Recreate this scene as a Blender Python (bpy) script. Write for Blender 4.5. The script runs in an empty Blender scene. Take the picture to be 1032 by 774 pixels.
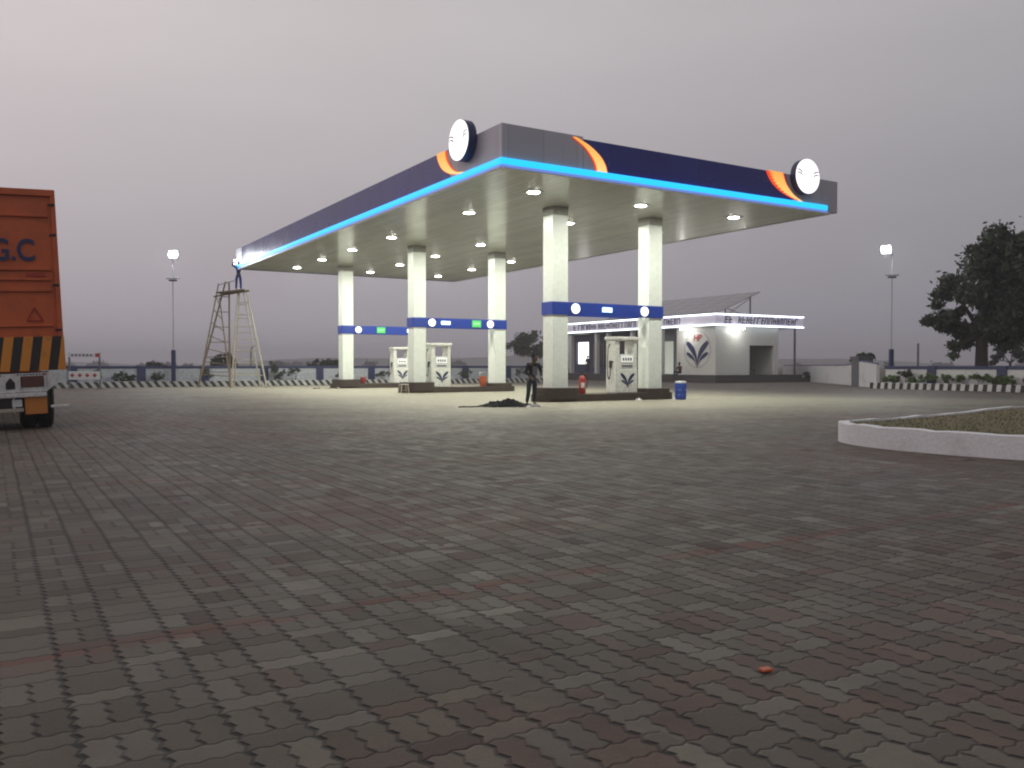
import bpy, bmesh, math, random
from mathutils import Vector, Matrix
R = math.radians
PI = math.pi
random.seed(7)
S = bpy.context.scene
C = S.collection

# ------------------------------------------------------------------ camera
cam_d = bpy.data.cameras.new("camera")
cam = bpy.data.objects.new("camera", cam_d)
C.objects.link(cam)
cam.location = (0, 0, 1.30)
cam.rotation_euler = (R(90 - 1.247), 0, 0)
cam_d.sensor_width = 36
cam_d.lens = 858.14 / 1032 * 36
cam_d.clip_end = 6000
cam_d.clip_start = 0.05
S.camera = cam

# ------------------------------------------------------------------ world, sun, exposure
YAW = R(31.466)
W = bpy.data.worlds.new("World")
S.world = W
W.use_nodes = True
wn, wl = W.node_tree.nodes, W.node_tree.links
for n in list(wn):
    wn.remove(n)
SUN_EL, SUN_AZ = R(2.0), R(-70)          # the sun has just gone, off to the left
sky = wn.new('ShaderNodeTexSky')
sky.sky_type = 'NISHITA'
sky.sun_disc = False
sky.sun_elevation = SUN_EL
sky.sun_rotation = SUN_AZ
sky.dust_density = 6
sky.air_density = 1.5
geo = wn.new('ShaderNodeNewGeometry')
sep = wn.new('ShaderNodeSeparateXYZ')
wtc = wn.new('ShaderNodeTexCoord')
wl.new(wtc.outputs['Generated'], sep.inputs[0])
elev = wn.new('ShaderNodeValToRGB')       # dusk haze: dim mauve at the horizon, pale grey above
cr = elev.color_ramp
stops = [(0.0, (0.18, 0.165, 0.18)), (0.50, (0.330, 0.312, 0.352)), (0.57, (0.410, 0.385, 0.412)),
         (0.68, (0.570, 0.535, 0.540)), (0.80, (0.58, 0.54, 0.545)), (1.0, (0.36, 0.36, 0.39))]
while len(cr.elements) < len(stops):
    cr.elements.new(0.5)
for e, (p, c) in zip(cr.elements, stops):
    e.position = p
    e.color = (*c, 1)
m1 = wn.new('ShaderNodeMath'); m1.operation = 'MULTIPLY_ADD'
wl.new(sep.outputs['Z'], m1.inputs[0]); m1.inputs[1].default_value = 0.5; m1.inputs[2].default_value = 0.5
wl.new(m1.outputs[0], elev.inputs[0])
# brighter towards the afterglow (left), duller towards the right
m2 = wn.new('ShaderNodeMath'); m2.operation = 'MULTIPLY_ADD'
wl.new(sep.outputs['X'], m2.inputs[0]); m2.inputs[1].default_value = -0.42; m2.inputs[2].default_value = 0.97
mx = wn.new('ShaderNodeVectorMath'); mx.operation = 'SCALE'
wl.new(elev.outputs[0], mx.inputs[0]); wl.new(m2.outputs[0], mx.inputs['Scale'])
sc_ = wn.new('ShaderNodeVectorMath'); sc_.operation = 'SCALE'
wl.new(sky.outputs[0], sc_.inputs[0]); sc_.inputs['Scale'].default_value = 0.010
mp = wn.new('ShaderNodeMapping'); mp.inputs['Scale'].default_value = (1.4, 1.4, 5.5)
wl.new(wtc.outputs['Generated'], mp.inputs[0])
cn = wn.new('ShaderNodeTexNoise'); cn.inputs['Scale'].default_value = 2.2; cn.inputs['Detail'].default_value = 6; cn.inputs['Roughness'].default_value = .6
wl.new(mp.outputs[0], cn.inputs['Vector'])
cm = wn.new('ShaderNodeMath'); cm.operation = 'MULTIPLY_ADD'; wl.new(cn.outputs[0], cm.inputs[0]); cm.inputs[1].default_value = .13; cm.inputs[2].default_value = .955
cs_ = wn.new('ShaderNodeVectorMath'); cs_.operation = 'SCALE'; wl.new(mx.outputs[0], cs_.inputs[0]); wl.new(cm.outputs[0], cs_.inputs['Scale'])
tint = wn.new('ShaderNodeValToRGB'); tr_ = tint.color_ramp
tr_.elements[0].position = .2; tr_.elements[0].color = (1.0, .965, .955, 1); tr_.elements[1].position = .75; tr_.elements[1].color = (.945, .97, 1.0, 1)
tm = wn.new('ShaderNodeMath'); tm.operation = 'MULTIPLY_ADD'; wl.new(sep.outputs['X'], tm.inputs[0]); tm.inputs[1].default_value = .5; tm.inputs[2].default_value = .5
wl.new(tm.outputs[0], tint.inputs[0])
tmul = wn.new('ShaderNodeVectorMath'); tmul.operation = 'MULTIPLY'; wl.new(cs_.outputs[0], tmul.inputs[0]); wl.new(tint.outputs[0], tmul.inputs[1])
ad = wn.new('ShaderNodeVectorMath'); ad.operation = 'ADD'
wl.new(tmul.outputs[0], ad.inputs[0]); wl.new(sc_.outputs[0], ad.inputs[1])
bg = wn.new('ShaderNodeBackground'); bg.inputs['Strength'].default_value = 1.0
wl.new(ad.outputs[0], bg.inputs['Color'])
wo = wn.new('ShaderNodeOutputWorld'); wl.new(bg.outputs[0], wo.inputs['Surface'])

sl = bpy.data.lights.new("sun", 'SUN')
sl.energy = 0.06; sl.angle = R(25); sl.color = (1.0, 0.82, 0.74)
so = bpy.data.objects.new("sun", sl); C.objects.link(so)
so.rotation_euler = (R(80), 0, R(-70 + 180 - 180 + 0) * -1 + PI)
S.view_settings.view_transform = 'Standard'
S.view_settings.look = 'None'
S.view_settings.exposure = 0.0
S.view_settings.gamma = 1.0
S.view_settings.use_curve_mapping = False
S.render.engine = 'CYCLES'
cy = S.cycles
cy.max_bounces = 6; cy.diffuse_bounces = 3; cy.glossy_bounces = 3; cy.volume_bounces = 0
cy.use_denoising = True
cy.caustics_reflective = False; cy.caustics_refractive = False
cy.volume_step_rate = 4.0
cy.pixel_filter_type = 'BLACKMAN_HARRIS'; cy.filter_width = 2.1

# ------------------------------------------------------------------ materials
class V:
    """tiny node-expression helper"""
    def __init__(s, nt, sock): s.nt, s.s = nt, sock
    def _m(s, op, b=None, c=None):
        n = s.nt.nodes.new('ShaderNodeMath'); n.operation = op
        for i, v in enumerate((s, b, c)):
            if v is None: continue
            if isinstance(v, V): s.nt.links.new(v.s, n.inputs[i])
            else: n.inputs[i].default_value = v
        return V(s.nt, n.outputs[0])
    def __add__(s, b): return s._m('ADD', b)
    def __sub__(s, b): return s._m('SUBTRACT', b)
    def __mul__(s, b): return s._m('MULTIPLY', b)
    def __truediv__(s, b): return s._m('DIVIDE', b)
    def floor(s): return s._m('FLOOR')
    def frac(s): return s._m('FRACT')
    def abs(s): return s._m('ABSOLUTE')
    def mn(s, b): return s._m('MINIMUM', b)
    def mx(s, b): return s._m('MAXIMUM', b)
    def gt(s, b): return s._m('GREATER_THAN', b)
    def lt(s, b): return s._m('LESS_THAN', b)
    def inv(s): return s * -1.0 + 1.0
    def tri(s): return (s.frac() - 0.5).abs() * 2.0 - 0.5
    def sstep(s, lo, hi):
        n = s.nt.nodes.new('ShaderNodeMapRange'); n.interpolation_type = 'SMOOTHSTEP'
        s.nt.links.new(s.s, n.inputs[0])
        n.inputs[1].default_value = lo; n.inputs[2].default_value = hi
        return V(s.nt, n.outputs[0])

class Mat:
    def __init__(s, name, base=(.5, .5, .5), rough=.6, metal=0.0, spec=.5):
        s.m = bpy.data.materials.new(name); s.m.use_nodes = True
        s.nt = s.m.node_tree
        s.b = s.nt.nodes['Principled BSDF']
        s.b.inputs['Base Color'].default_value = (*base, 1)
        s.b.inputs['Roughness'].default_value = rough
        s.b.inputs['Metallic'].default_value = metal
        s.b.inputs['Specular IOR Level'].default_value = spec
        s.tc = None
    def coords(s):
        if s.tc is None:
            s.tc = s.nt.nodes.new('ShaderNodeTexCoord')
        return s.tc.outputs['Object']
    def xyz(s):
        n = s.nt.nodes.new('ShaderNodeSeparateXYZ'); s.nt.links.new(s.coords(), n.inputs[0])
        return [V(s.nt, n.outputs[i]) for i in range(3)]
    def comb(s, x, y, z=0.0):
        n = s.nt.nodes.new('ShaderNodeCombineXYZ')
        for i, v in enumerate((x, y, z)):
            if isinstance(v, V): s.nt.links.new(v.s, n.inputs[i])
            else: n.inputs[i].default_value = v
        return n.outputs[0]
    def noise(s, scale, detail=3, rough=.55, vec=None, out=0):
        n = s.nt.nodes.new('ShaderNodeTexNoise')
        n.inputs['Scale'].default_value = scale; n.inputs['Detail'].default_value = detail
        n.inputs['Roughness'].default_value = rough
        s.nt.links.new(vec or s.coords(), n.inputs['Vector'])
        return V(s.nt, n.outputs[out])
    def white(s, vec):
        n = s.nt.nodes.new('ShaderNodeTexWhiteNoise'); n.noise_dimensions = '3D'
        s.nt.links.new(vec, n.inputs['Vector'])
        return V(s.nt, n.outputs['Value'])
    def ramp(s, fac, stops, interp='LINEAR'):
        n = s.nt.nodes.new('ShaderNodeValToRGB'); r = n.color_ramp; r.interpolation = interp
        while len(r.elements) < len(stops): r.elements.new(.5)
        for e, (p, c) in zip(r.elements, stops):
            e.position = p; e.color = (*c, 1)
        s.nt.links.new(fac.s, n.inputs[0])
        return n.outputs[0]
    def mix(s, fac, a, b, mode='MIX'):
        n = s.nt.nodes.new('ShaderNodeMix'); n.data_type = 'RGBA'; n.blend_type = mode
        if isinstance(fac, V): s.nt.links.new(fac.s, n.inputs[0])
        else: n.inputs[0].default_value = fac
        for i, v in ((6, a), (7, b)):
            if isinstance(v, tuple): n.inputs[i].default_value = (*v, 1)
            else: s.nt.links.new(v, n.inputs[i])
        return n.outputs[2]
    def color(s, sock): s.nt.links.new(sock, s.b.inputs['Base Color']); return s
    def rough(s, v): s.nt.links.new(v.s, s.b.inputs['Roughness']); return s
    def bump(s, h, dist=.01, strength=1.0):
        n = s.nt.nodes.new('ShaderNodeBump'); n.inputs['Distance'].default_value = dist
        n.inputs['Strength'].default_value = strength
        s.nt.links.new(h.s, n.inputs['Height']); s.nt.links.new(n.outputs[0], s.b.inputs['Normal'])
        return s
    def emit(s, col, st):
        s.b.inputs['Emission Color'].default_value = (*col, 1)
        s.b.inputs['Emission Strength'].default_value = st
        return s

def dirty(name, base, rough=.6, scale=1.5, amount=.35, grime=(.09, .08, .07), metal=0, fine=.12, bump=.0, spec=.5):
    """paint or plaster with uneven tone and some grime"""
    M = Mat(name, base, rough, metal, spec)
    n1 = M.noise(scale, 5, .65); n2 = M.noise(scale * 14, 3, .6)
    dark = tuple(c * (1 - fine * 2.2) for c in base)
    c1 = M.mix(n2.sstep(.3, .7), dark, base)
    f = n1.sstep(.52, .80) * amount
    M.color(M.mix(f, c1, grime))
    M.rough(n1 * .25 + (rough - .12))
    if bump: M.bump(n2, bump)
    return M.m

MT = {}
MT['white_paint'] = dirty('white_paint', (.74, .75, .70), .38, .8, .12)
MT['pillar_paint'] = dirty('pillar_paint', (.74, .78, .73), .30, .5, .08, fine=.04)
MT['white_wash'] = dirty('white_wash', (.72, .72, .72), .8, .9, .45, (.20, .18, .15), bump=.01)
MT['kerb_white'] = dirty('kerb_white', (.80, .80, .82), .75, 1.6, .35, (.30, .26, .22), fine=.05, bump=.008)
MT['fascia_pale'] = dirty('fascia_pale', (.80, .77, .86), .5, 1.0, .12, fine=.03)
fp_ = MT['fascia_pale'].node_tree.nodes['Principled BSDF']     # faint even glow added to brighten the fascia band
fp_.inputs['Emission Color'].default_value = (.78, .72, .95, 1); fp_.inputs['Emission Strength'].default_value = .15
MT['wall_plaster'] = dirty('wall_plaster', (.50, .53, .58), .85, .6, .5, (.22, .21, .2), bump=.01)
MT['navy'] = dirty('navy', (.022, .030, .110), .4, 1.2, .15, (.05, .05, .08))
MT['navy_fascia'] = dirty('navy_fascia', (.022, .028, .24), .22, .8, .2, (.05, .045, .08), fine=.06)
def cladding(name, base, rough, metal):
    M = Mat(name, base, rough, metal)
    x, y, z = M.xyz()
    f = ((x + y) / 1.22).frac(); sm = f.mn(f.inv()).sstep(.0, .010)
    h = M.white(M.comb(((x + y) / 1.22).floor(), 1.0, 0.0)) * .22 + .86
    n = M.noise(.7, 4, .6); streak = M.noise(1.0, 4, .7, vec=M.comb((x + y) * 6.0, z * .5, 2.0)).sstep(.52, .8) * .35
    c = M.mix(1.0, base, M.comb(h, h, h), 'MULTIPLY')
    c = M.mix(streak, c, tuple(v * .45 + .02 for v in base))
    c = M.mix(sm.inv() * .7, c, tuple(v * .3 for v in base))
    M.color(c); M.rough(n * .25 + (rough - .1)); M.bump(sm * .5 + n * 1.2, .01)
    return M.m
MT['navy_fascia'] = cladding('navy_fascia', (.022, .028, .24), .22, 0)
MT['grey_fascia'] = cladding('grey_fascia', (.47, .47, .53), .36, .15)
MT['beam_blue'] = dirty('beam_blue', (.012, .045, .33), .35, 1.0, .1)
MT['grey_panel'] = dirty('grey_panel', (.46, .46, .52), .38, .9, .2, (.08, .08, .08), .15, fine=.05)
MT['collar_grey'] = dirty('collar_grey', (.30, .30, .26), .4, 1, .2)
MT['concrete'] = dirty('concrete', (.20, .19, .18), .85, 1.2, .5, bump=.01)
MT['dark_concrete'] = dirty('dark_concrete', (.075, .07, .068), .85, 1.2, .5, bump=.01)
MT['island'] = dirty('island', (.045, .030, .020), .7, 2.0, .55, (.11, .085, .06), bump=.01)
MT['black'] = dirty('black', (.015, .015, .017), .6, 4, .3, (.05, .045, .04))
MT['rubber'] = dirty('rubber', (.018, .018, .018), .85, 6, .5, (.05, .045, .04), bump=.01)
MT['steel'] = dirty('steel', (.42, .43, .45), .45, 3, .4, (.12, .09, .06), .7)
MT['grey_steel'] = dirty('grey_steel', (.13, .135, .15), .55, 3, .4)
MT['bamboo'] = dirty('bamboo', (.20, .15, .10), .75, 5, .5, (.07, .05, .035))
MT['pale_bamboo'] = dirty('pale_bamboo', (.46, .42, .34), .75, 5, .4, (.15, .11, .08))
MT['red'] = dirty('red', (.42, .035, .02), .4, 5, .25)
MT['blue_plastic'] = dirty('blue_plastic', (.02, .07, .42), .4, 4, .2)
MT['white_plastic'] = dirty('white_plastic', (.75, .76, .78), .4, 5, .2)
MT['bark'] = dirty('bark', (.055, .045, .038), .95, 6, .6, (.025, .02, .018), bump=.04)
MT['glass_dark'] = Mat('glass_dark', (.012, .014, .018), .08).m
MT['skin'] = dirty('skin', (.11, .06, .04), .55, 8, .1)
MT['hair'] = dirty('hair', (.008, .007, .007), .9, 20, .1, spec=.1)
MT['navy_petal'] = dirty('navy_petal', (.012, .022, .10), .4, 3, .1)
MT['red_ink'] = dirty('red_ink', (.55, .04, .03), .4, 3, .1)
MT['letter_blue'] = dirty('letter_blue', (.02, .03, .12), .5, 3, .1)
MT['soil'] = dirty('soil', (.055, .042, .03), .95, 2, .6, (.09, .07, .05), bump=.03)
MT['sack'] = dirty('sack', (.40, .37, .32), .9, 6, .6, bump=.02)
MT['orange_plastic'] = dirty('orange_plastic', (.55, .12, .04), .45, 5, .3)
MT['skirt_black'] = dirty('skirt_black', (.012, .012, .014), .9, 9, .6, (.045, .04, .035), bump=.03)

def cloth(name, c, rough=.9):
    return dirty(name, c, rough, 7, .25, tuple(x * .5 for x in c), bump=.01)
def emis(name, col, st, base=(.8, .8, .8)):
    return Mat(name, base, .4).emit(col, st).m
MT['lamp_white'] = emis('lamp_white', (1, .98, .92), 30)
MT['flood_white'] = emis('flood_white', (.93, .97, 1), 14)
MT['neon_cyan'] = emis('neon_cyan', (.0, .50, 1.0), 1.35, (.1, .3, .6))
MT['neon_dim'] = emis('neon_dim', (.16, .32, .95), .55, (.3, .4, .7))  # glow standing in for the neon's blue reflection
MT['led_white'] = emis('led_white', (.80, .90, 1.0), 4.2)
MT['disc_white'] = emis('disc_white', (1, .99, 1), 1.3)
MT['green_lit'] = emis('green_lit', (.10, .60, .14), .8, (.05, .3, .08))
MT['green_pale'] = emis('green_pale', (.45, .95, .50), .75, (.2, .5, .2))
MT['blue_lit'] = emis('blue_lit', (.30, .62, 1.0), 1.6)
MT['room_lit'] = emis('room_lit', (1, .98, .95), 2.2)
MT['room_dim'] = emis('room_dim', (.62, .68, .55), .42)

# interlocking concrete pavers, laid along the canopy's axes
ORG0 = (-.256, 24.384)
def paver_mat():
    M = Mat('interlocking_pavers', rough=.62, spec=.28)
    x, y, z = M.xyz()
    c, s_ = math.cos(YAW), math.sin(YAW)
    big = M.noise(.35, 4, .6)
    wob = (M.noise(.6, 2) - .5) * .05
    s = x * c + y * s_ + wob
    t = y * c - x * s_ + (M.noise(.5, 2, vec=M.comb(y, x, 7.0)) - .5) * .06
    a, b = .24, .36
    stag = (s * .55 + (big - .5) * 9.0).gt(1.15)
    sw = s + (t / .09).tri() * .019
    u = sw / a
    col = u.floor(); fu = u.frac()
    par = (col * .5).frac() * 2.0
    ch = M.white(M.comb(col, 77.0, 2.0))
    tw = t + (s / .08).tri() * .015 + stag * (par * .18 + (ch * 3.0).floor() * .06)
    f3 = (tw / b).frac()
    isA = f3.lt(1 / 3.0)
    row = (tw / b).floor() * 2.0 + isA
    fr = f3
    jn = M.noise(5, 2)
    dT = f3.mn(f3.inv()).mn((f3 - 1 / 3.0).abs()) * b
    dU = fu.mn(fu.inv()) * a
    cell0 = M.white(M.comb(row, col, 9.0))
    half = isA.inv() * cell0.gt(.30)
    dM = (fu - .5).abs() * a + half.inv()
    jw = jn * .004
    slope = (t / .09).frac().gt(.5)
    jT = (dT - jw * .8).sstep(.0, .0046) * .45 + .55
    jU = ((dU - jw * 1.3 - slope * .0085 * (jn + .45)).sstep(.001, .0055).inv() * (slope * .55 + .45)).inv()
    jM = ((dM - jw - slope * .004).sstep(.0005, .0045).inv() * (slope * .65 + .3)).inv()
    J = jT.mn(jU).mn(jM).mn(1.0)               # 0 in a joint, 1 on a block
    hcol = col * 2.0 + (fu.gt(.5) * half)
    h1 = M.white(M.comb(row, hcol, 0.0)); h2 = M.white(M.comb(row, hcol, 5.0)); h3 = M.white(M.comb(row, hcol, 11.0))
    grey = M.ramp(h1, [(0, (.088, .075, .058)), (.35, (.112, .098, .077)), (.7, (.130, .116, .091)), (.93, (.152, .137, .108)), (1, (.190, .173, .136))])
    pinkz = (M.noise(.30, 3, .6, vec=M.comb(x, y, 40.0)) - .40) * 2.0
    pink = (h2 + pinkz).gt(1.02) * .7
    pinkc = M.ramp(h3, [(0, (.115, .078, .068)), (1, (.150, .098, .082))])
    tintz = M.noise(.17, 4, .62, vec=M.comb(y, x, 21.0)).sstep(.44, .66) * (h2 * .5 + .35)
    grey = M.mix(tintz, grey, (.140, .090, .070))
    colr = M.mix(pink * (h3 * .5 + .45), grey, pinkc)
    # one course of red blocks every six metres
    tr = (t - 4.325) / .135
    m6 = ((tr / 44.0 + .5).frac() - .5).abs() * 44.0
    redrow = m6.lt(.62) * (h2.gt(.25)) * (h3 * .5 + .25)
    colr = M.mix(redrow, colr, (.150, .060, .045))
    brown = h3.gt(.985) * .8
    colr = M.mix(brown, colr, (.055, .032, .026))
    stain = M.noise(.45, 6, .70).sstep(.44, .70) * .55
    colr = M.mix(stain, colr, (.058, .048, .041))
    trk = M.noise(1.0, 4, .6, vec=M.comb(s * 1.6 + t * .25, t * .07, 5.0)).sstep(.50, .72) * .38
    colr = M.mix(trk, colr, (.055, .046, .038))
    oil = M.noise(1.1, 3, .5, vec=M.comb(x, y, 60.0)).sstep(.70, .78) * .6
    colr = M.mix(oil, colr, (.022, .018, .016))
    dust = M.noise(.22, 4, .6, vec=M.comb(y, x, 3.0)).sstep(.50, .75) * .30
    colr = M.mix(dust, colr, (.15, .138, .118))
    # pool of canopy light painted into the block colour round the pumps
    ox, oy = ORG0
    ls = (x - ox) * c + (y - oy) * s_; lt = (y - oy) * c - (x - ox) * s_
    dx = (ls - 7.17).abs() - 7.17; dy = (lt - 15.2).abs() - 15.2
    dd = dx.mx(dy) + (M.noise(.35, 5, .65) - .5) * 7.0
    lit_pool = dd.sstep(-1.0, 8.5).inv() * (h1 * .16 + .76)
    colr = M.mix(lit_pool, colr, (.34, .325, .25))
    fine = M.noise(60, 3, .7) * .5 + .75
    fm = M.mix(1.0, colr, M.comb(fine, fine, fine), 'MULTIPLY')
    colr = M.mix(J.inv() * .92, fm, (.012, .010, .009))
    M.color(colr)
    M.rough(h2 * .18 + .60)
    edge = dT.mn(dU).sstep(0, .014) * .35
    tilt = (h1 - .5) * (fr - .5) * .4 + (h3 - .5) * (fu - .5) * .45 + h2 * .24
    M.bump(J * .9 + edge + tilt + M.noise(90, 3, .7) * .12, .010)
    return M.m
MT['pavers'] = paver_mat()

def stripe_mat(name, period, slant, ca, cb):
    M = Mat(name, rough=.7)
    x, y, z = M.xyz()
    n = M.noise(9, 3)
    f = ((x + z * slant + (n - .5) * .03) / period).frac().gt(.5)
    c = M.mix(f, ca, cb)
    c = M.mix(M.noise(2.0, 5, .7).sstep(.45, .8) * .5, c, (.13, .11, .09))
    M.color(c); M.bump(n, .01)
    return M.m
MT['kerb_stripes'] = stripe_mat('kerb_stripes', .46, .75, (.42, .42, .41), (.018, .022, .024))

def field_mat():
    M = Mat('dry_field', rough=.95)
    n = M.noise(.03, 6, .65); n2 = M.noise(.6, 4)
    c = M.ramp(n, [(.3, (.055, .055, .030)), (.55, (.10, .085, .055)), (.8, (.16, .13, .09))])
    M.color(M.mix(n2.sstep(.4, .7) * .4, c, (.05, .055, .025)))
    M.bump(n2, .1)
    return M.m
MT['field'] = field_mat()

def leaf_mat(name, ca, cb):
    M = Mat(name, rough=.65)
    n = M.noise(1.1, 2); n2 = M.noise(9, 1)
    c = M.mix(n.sstep(.35, .65), ca, cb)
    c = M.mix(n2.sstep(.4, .7) * .35, c, tuple(v * 1.6 for v in cb))
    M.color(c)
    M.b.inputs['Subsurface Weight'].default_value = 0
    return M.m
MT['leaf_dark'] = leaf_mat('leaf_dark', (.022, .033, .018), (.045, .062, .030))
MT['leaf_green'] = leaf_mat('leaf_green', (.055, .10, .022), (.11, .17, .04))
MT['leaf_far'] = leaf_mat('leaf_far', (.022, .028, .018), (.04, .05, .028))

def grass_mat():
    M = Mat('dry_lawn', rough=.95)
    n = M.noise(1.6, 5, .7); n2 = M.noise(30, 3, .7)
    c = M.ramp(n, [(.3, (.105, .108, .045)), (.5, (.145, .125, .058)), (.7, (.185, .140, .078))])
    M.color(M.mix(n2.sstep(.35, .65) * .22, c, (.06, .058, .026)))
    M.bump(n2, .008)
    return M.m
MT['lawn'] = grass_mat()

def soffit_mat():
    M = Mat('soffit_sheet', (.40, .40, .35), .20, .0, .6)
    x, y, z = M.xyz()
    f = (x / .30).frac()
    seam = f.mn(f.inv()).sstep(.0, .05)
    f2 = ((y + .4) / 3.05).frac()
    seam2 = f2.mn(f2.inv()).sstep(.0, .006)
    h = M.white(M.comb((x / .30).floor(), (y / 3.05).floor(), 0.0))
    c = M.ramp(h, [(0, (.52, .53, .47)), (1, (.62, .63, .57))])
    c = M.mix(M.noise(.35, 4).sstep(.45, .75) * .3, c, (.44, .44, .36))
    c = M.mix(seam.mn(seam2).inv() * .6, c, (.12, .12, .10))
    M.color(c)
    M.bump(seam.mn(seam2) + M.noise(1.3, 2) * .6, .006)
    return M.m
MT['soffit'] = soffit_mat()

def orange_mat():
    M = Mat('orange_glow', (.8, .3, .05), .4)
    x, y, z = M.xyz()
    c = M.ramp((z / 1.05), [(.10, (1, .74, .34)), (.5, (1, .60, .16)), (1, (1, .42, .08))])
    M.nt.links.new(c, M.b.inputs['Emission Color'])
    M.b.inputs['Emission Strength'].default_value = .95
    return M.m
MT['orange_glow'] = orange_mat()
MT['red_glow'] = emis('red_glow', (.95, .075, .025), .8, (.4, .05, .02))

def solar_mat():
    M = Mat('solar_cells', rough=.18)
    x, y, z = M.xyz()
    fx = (x / .99).frac(); fy = (y / 1.65).frac()
    e = fx.mn(fx.inv()).mn(fy.mn(fy.inv())).lt(.02)
    M.color(M.mix(e, (.10, .095, .12), (.26, .26, .28)))
    return M.m
MT['solar'] = solar_mat()

def orange_truck():
    M = Mat('orange_brown_paint', rough=.5)
    n = M.noise(1.3, 5, .65)
    c = M.mix(n.sstep(.4, .7), (.56, .115, .028), (.43, .085, .022))
    c = M.mix(M.noise(5, 5, .7).sstep(.55, .8) * .5, c, (.07, .03, .02))
    M.color(c); M.bump(M.noise(3, 2), .01)
    return M.m
MT['truck_orange'] = orange_truck()
def hazard():
    M = Mat('hazard_stripes', rough=.5)
    x, y, z = M.xyz()
    f = ((x - z * .16) / .335).frac().gt(.50)
    c = M.mix(f, (.66, .25, .03), (.014, .012, .011))
    c = M.mix(M.noise(4, 5, .7).sstep(.5, .8) * .4, c, (.09, .06, .04))
    M.color(c)
    return M.m
MT['hazard'] = hazard()
MT['hazard_plain'] = dirty('hazard_plain', (.60, .21, .03), .5, 4, .4)
MT['lamp_brown'] = dirty('lamp_brown', (.12, .045, .03), .3, 4, .4)

# ------------------------------------------------------------------ mesh helpers
class MB:
    def __init__(s): s.bm = bmesh.new()
    def box(s, x0, x1, y0, y1, z0, z1, M=None, bev=0):
        r = bmesh.ops.create_cube(s.bm, size=1)
        vs = r['verts']
        for v in vs:
            v.co = Vector(((x0 + x1) / 2 + v.co.x * (x1 - x0), (y0 + y1) / 2 + v.co.y * (y1 - y0), (z0 + z1) / 2 + v.co.z * (z1 - z0)))
        if bev:
            es = {e for v in vs for e in v.link_edges}
            rb = bmesh.ops.bevel(s.bm, geom=list(es), offset=bev, segments=2, affect='EDGES', profile=.5)
            vs = list({v for f in rb['faces'] for v in f.verts} | {v for v in vs if v.is_valid})
        if M is not None:
            bmesh.ops.transform(s.bm, matrix=M, verts=vs)
        return s
    def tube(s, p, q, r, r2=None, seg=10, cap=True):
        p, q = Vector(p), Vector(q)
        r2 = r if r2 is None else r2
        d = q - p
        rot = d.to_track_quat('Z', 'Y').to_matrix().to_4x4()
        bmesh.ops.create_cone(s.bm, cap_ends=cap, segments=seg, radius1=r, radius2=r2, depth=d.length,
                              matrix=Matrix.Translation((p + q) / 2) @ rot)
        return s
    def path(s, pts, r, seg=8):
        for a, b in zip(pts[:-1], pts[1:]):
            s.tube(a, b, r, seg=seg)
        for a in pts[1:-1]:
            s.ball(a, r, 1)
        return s
    def ball(s, c, r, sub=2, sc=(1, 1, 1)):
        bmesh.ops.create_icosphere(s.bm, subdivisions=sub, radius=r, matrix=Matrix.Translation(c) @ Matrix.Diagonal((*sc, 1)))
        return s
    def lathe(s, prof, c=(0, 0, 0), seg=20):
        rings = []
        for r, z in prof:
            rings.append([s.bm.verts.new((c[0] + r * math.cos(2 * PI * i / seg), c[1] + r * math.sin(2 * PI * i / seg), c[2] + z)) for i in range(seg)])
        for a, b in zip(rings[:-1], rings[1:]):
            for i in range(seg):
                s.bm.faces.new((a[i], a[(i + 1) % seg], b[(i + 1) % seg], b[i]))
        s.bm.faces.new(rings[-1]); s.bm.faces.new(rings[0][::-1])
        return s
    def prism(s, poly, lo, hi, axes='xy'):
        """polygon extruded along the third axis"""
        def mk(u, v, w):
            return {'xy': (u, v, w), 'xz': (u, w, v), 'yz': (w, u, v)}[axes]
        A = [s.bm.verts.new(mk(u, v, lo)) for u, v in poly]
        B = [s.bm.verts.new(mk(u, v, hi)) for u, v in poly]
        n = len(poly)
        s.bm.faces.new(A[::-1]); s.bm.faces.new(B)
        for i in range(n):
            s.bm.faces.new((A[i], A[(i + 1) % n], B[(i + 1) % n], B[i]))
        return s
    def quad(s, a, b, c, d):
        s.bm.faces.new([s.bm.verts.new(p) for p in (a, b, c, d)])
        return s
    def build(s, name, mat, parent=None, loc=None, rotz=None, smooth=False, recalc=True):
        if recalc: bmesh.ops.recalc_face_normals(s.bm, faces=s.bm.faces)
        me = bpy.data.meshes.new(name); s.bm.to_mesh(me); s.bm.free()
        if smooth:
            for p in me.polygons: p.use_smooth = True
        me.materials.append(MT[mat] if isinstance(mat, str) else mat)
        o = bpy.data.objects.new(name, me); C.objects.link(o)
        if parent is not None: o.parent = parent
        if loc is not None: o.location = loc
        if rotz is not None: o.rotation_euler[2] = rotz
        if smooth: me.set_sharp_from_angle(angle=R(40))
        return o

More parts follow.
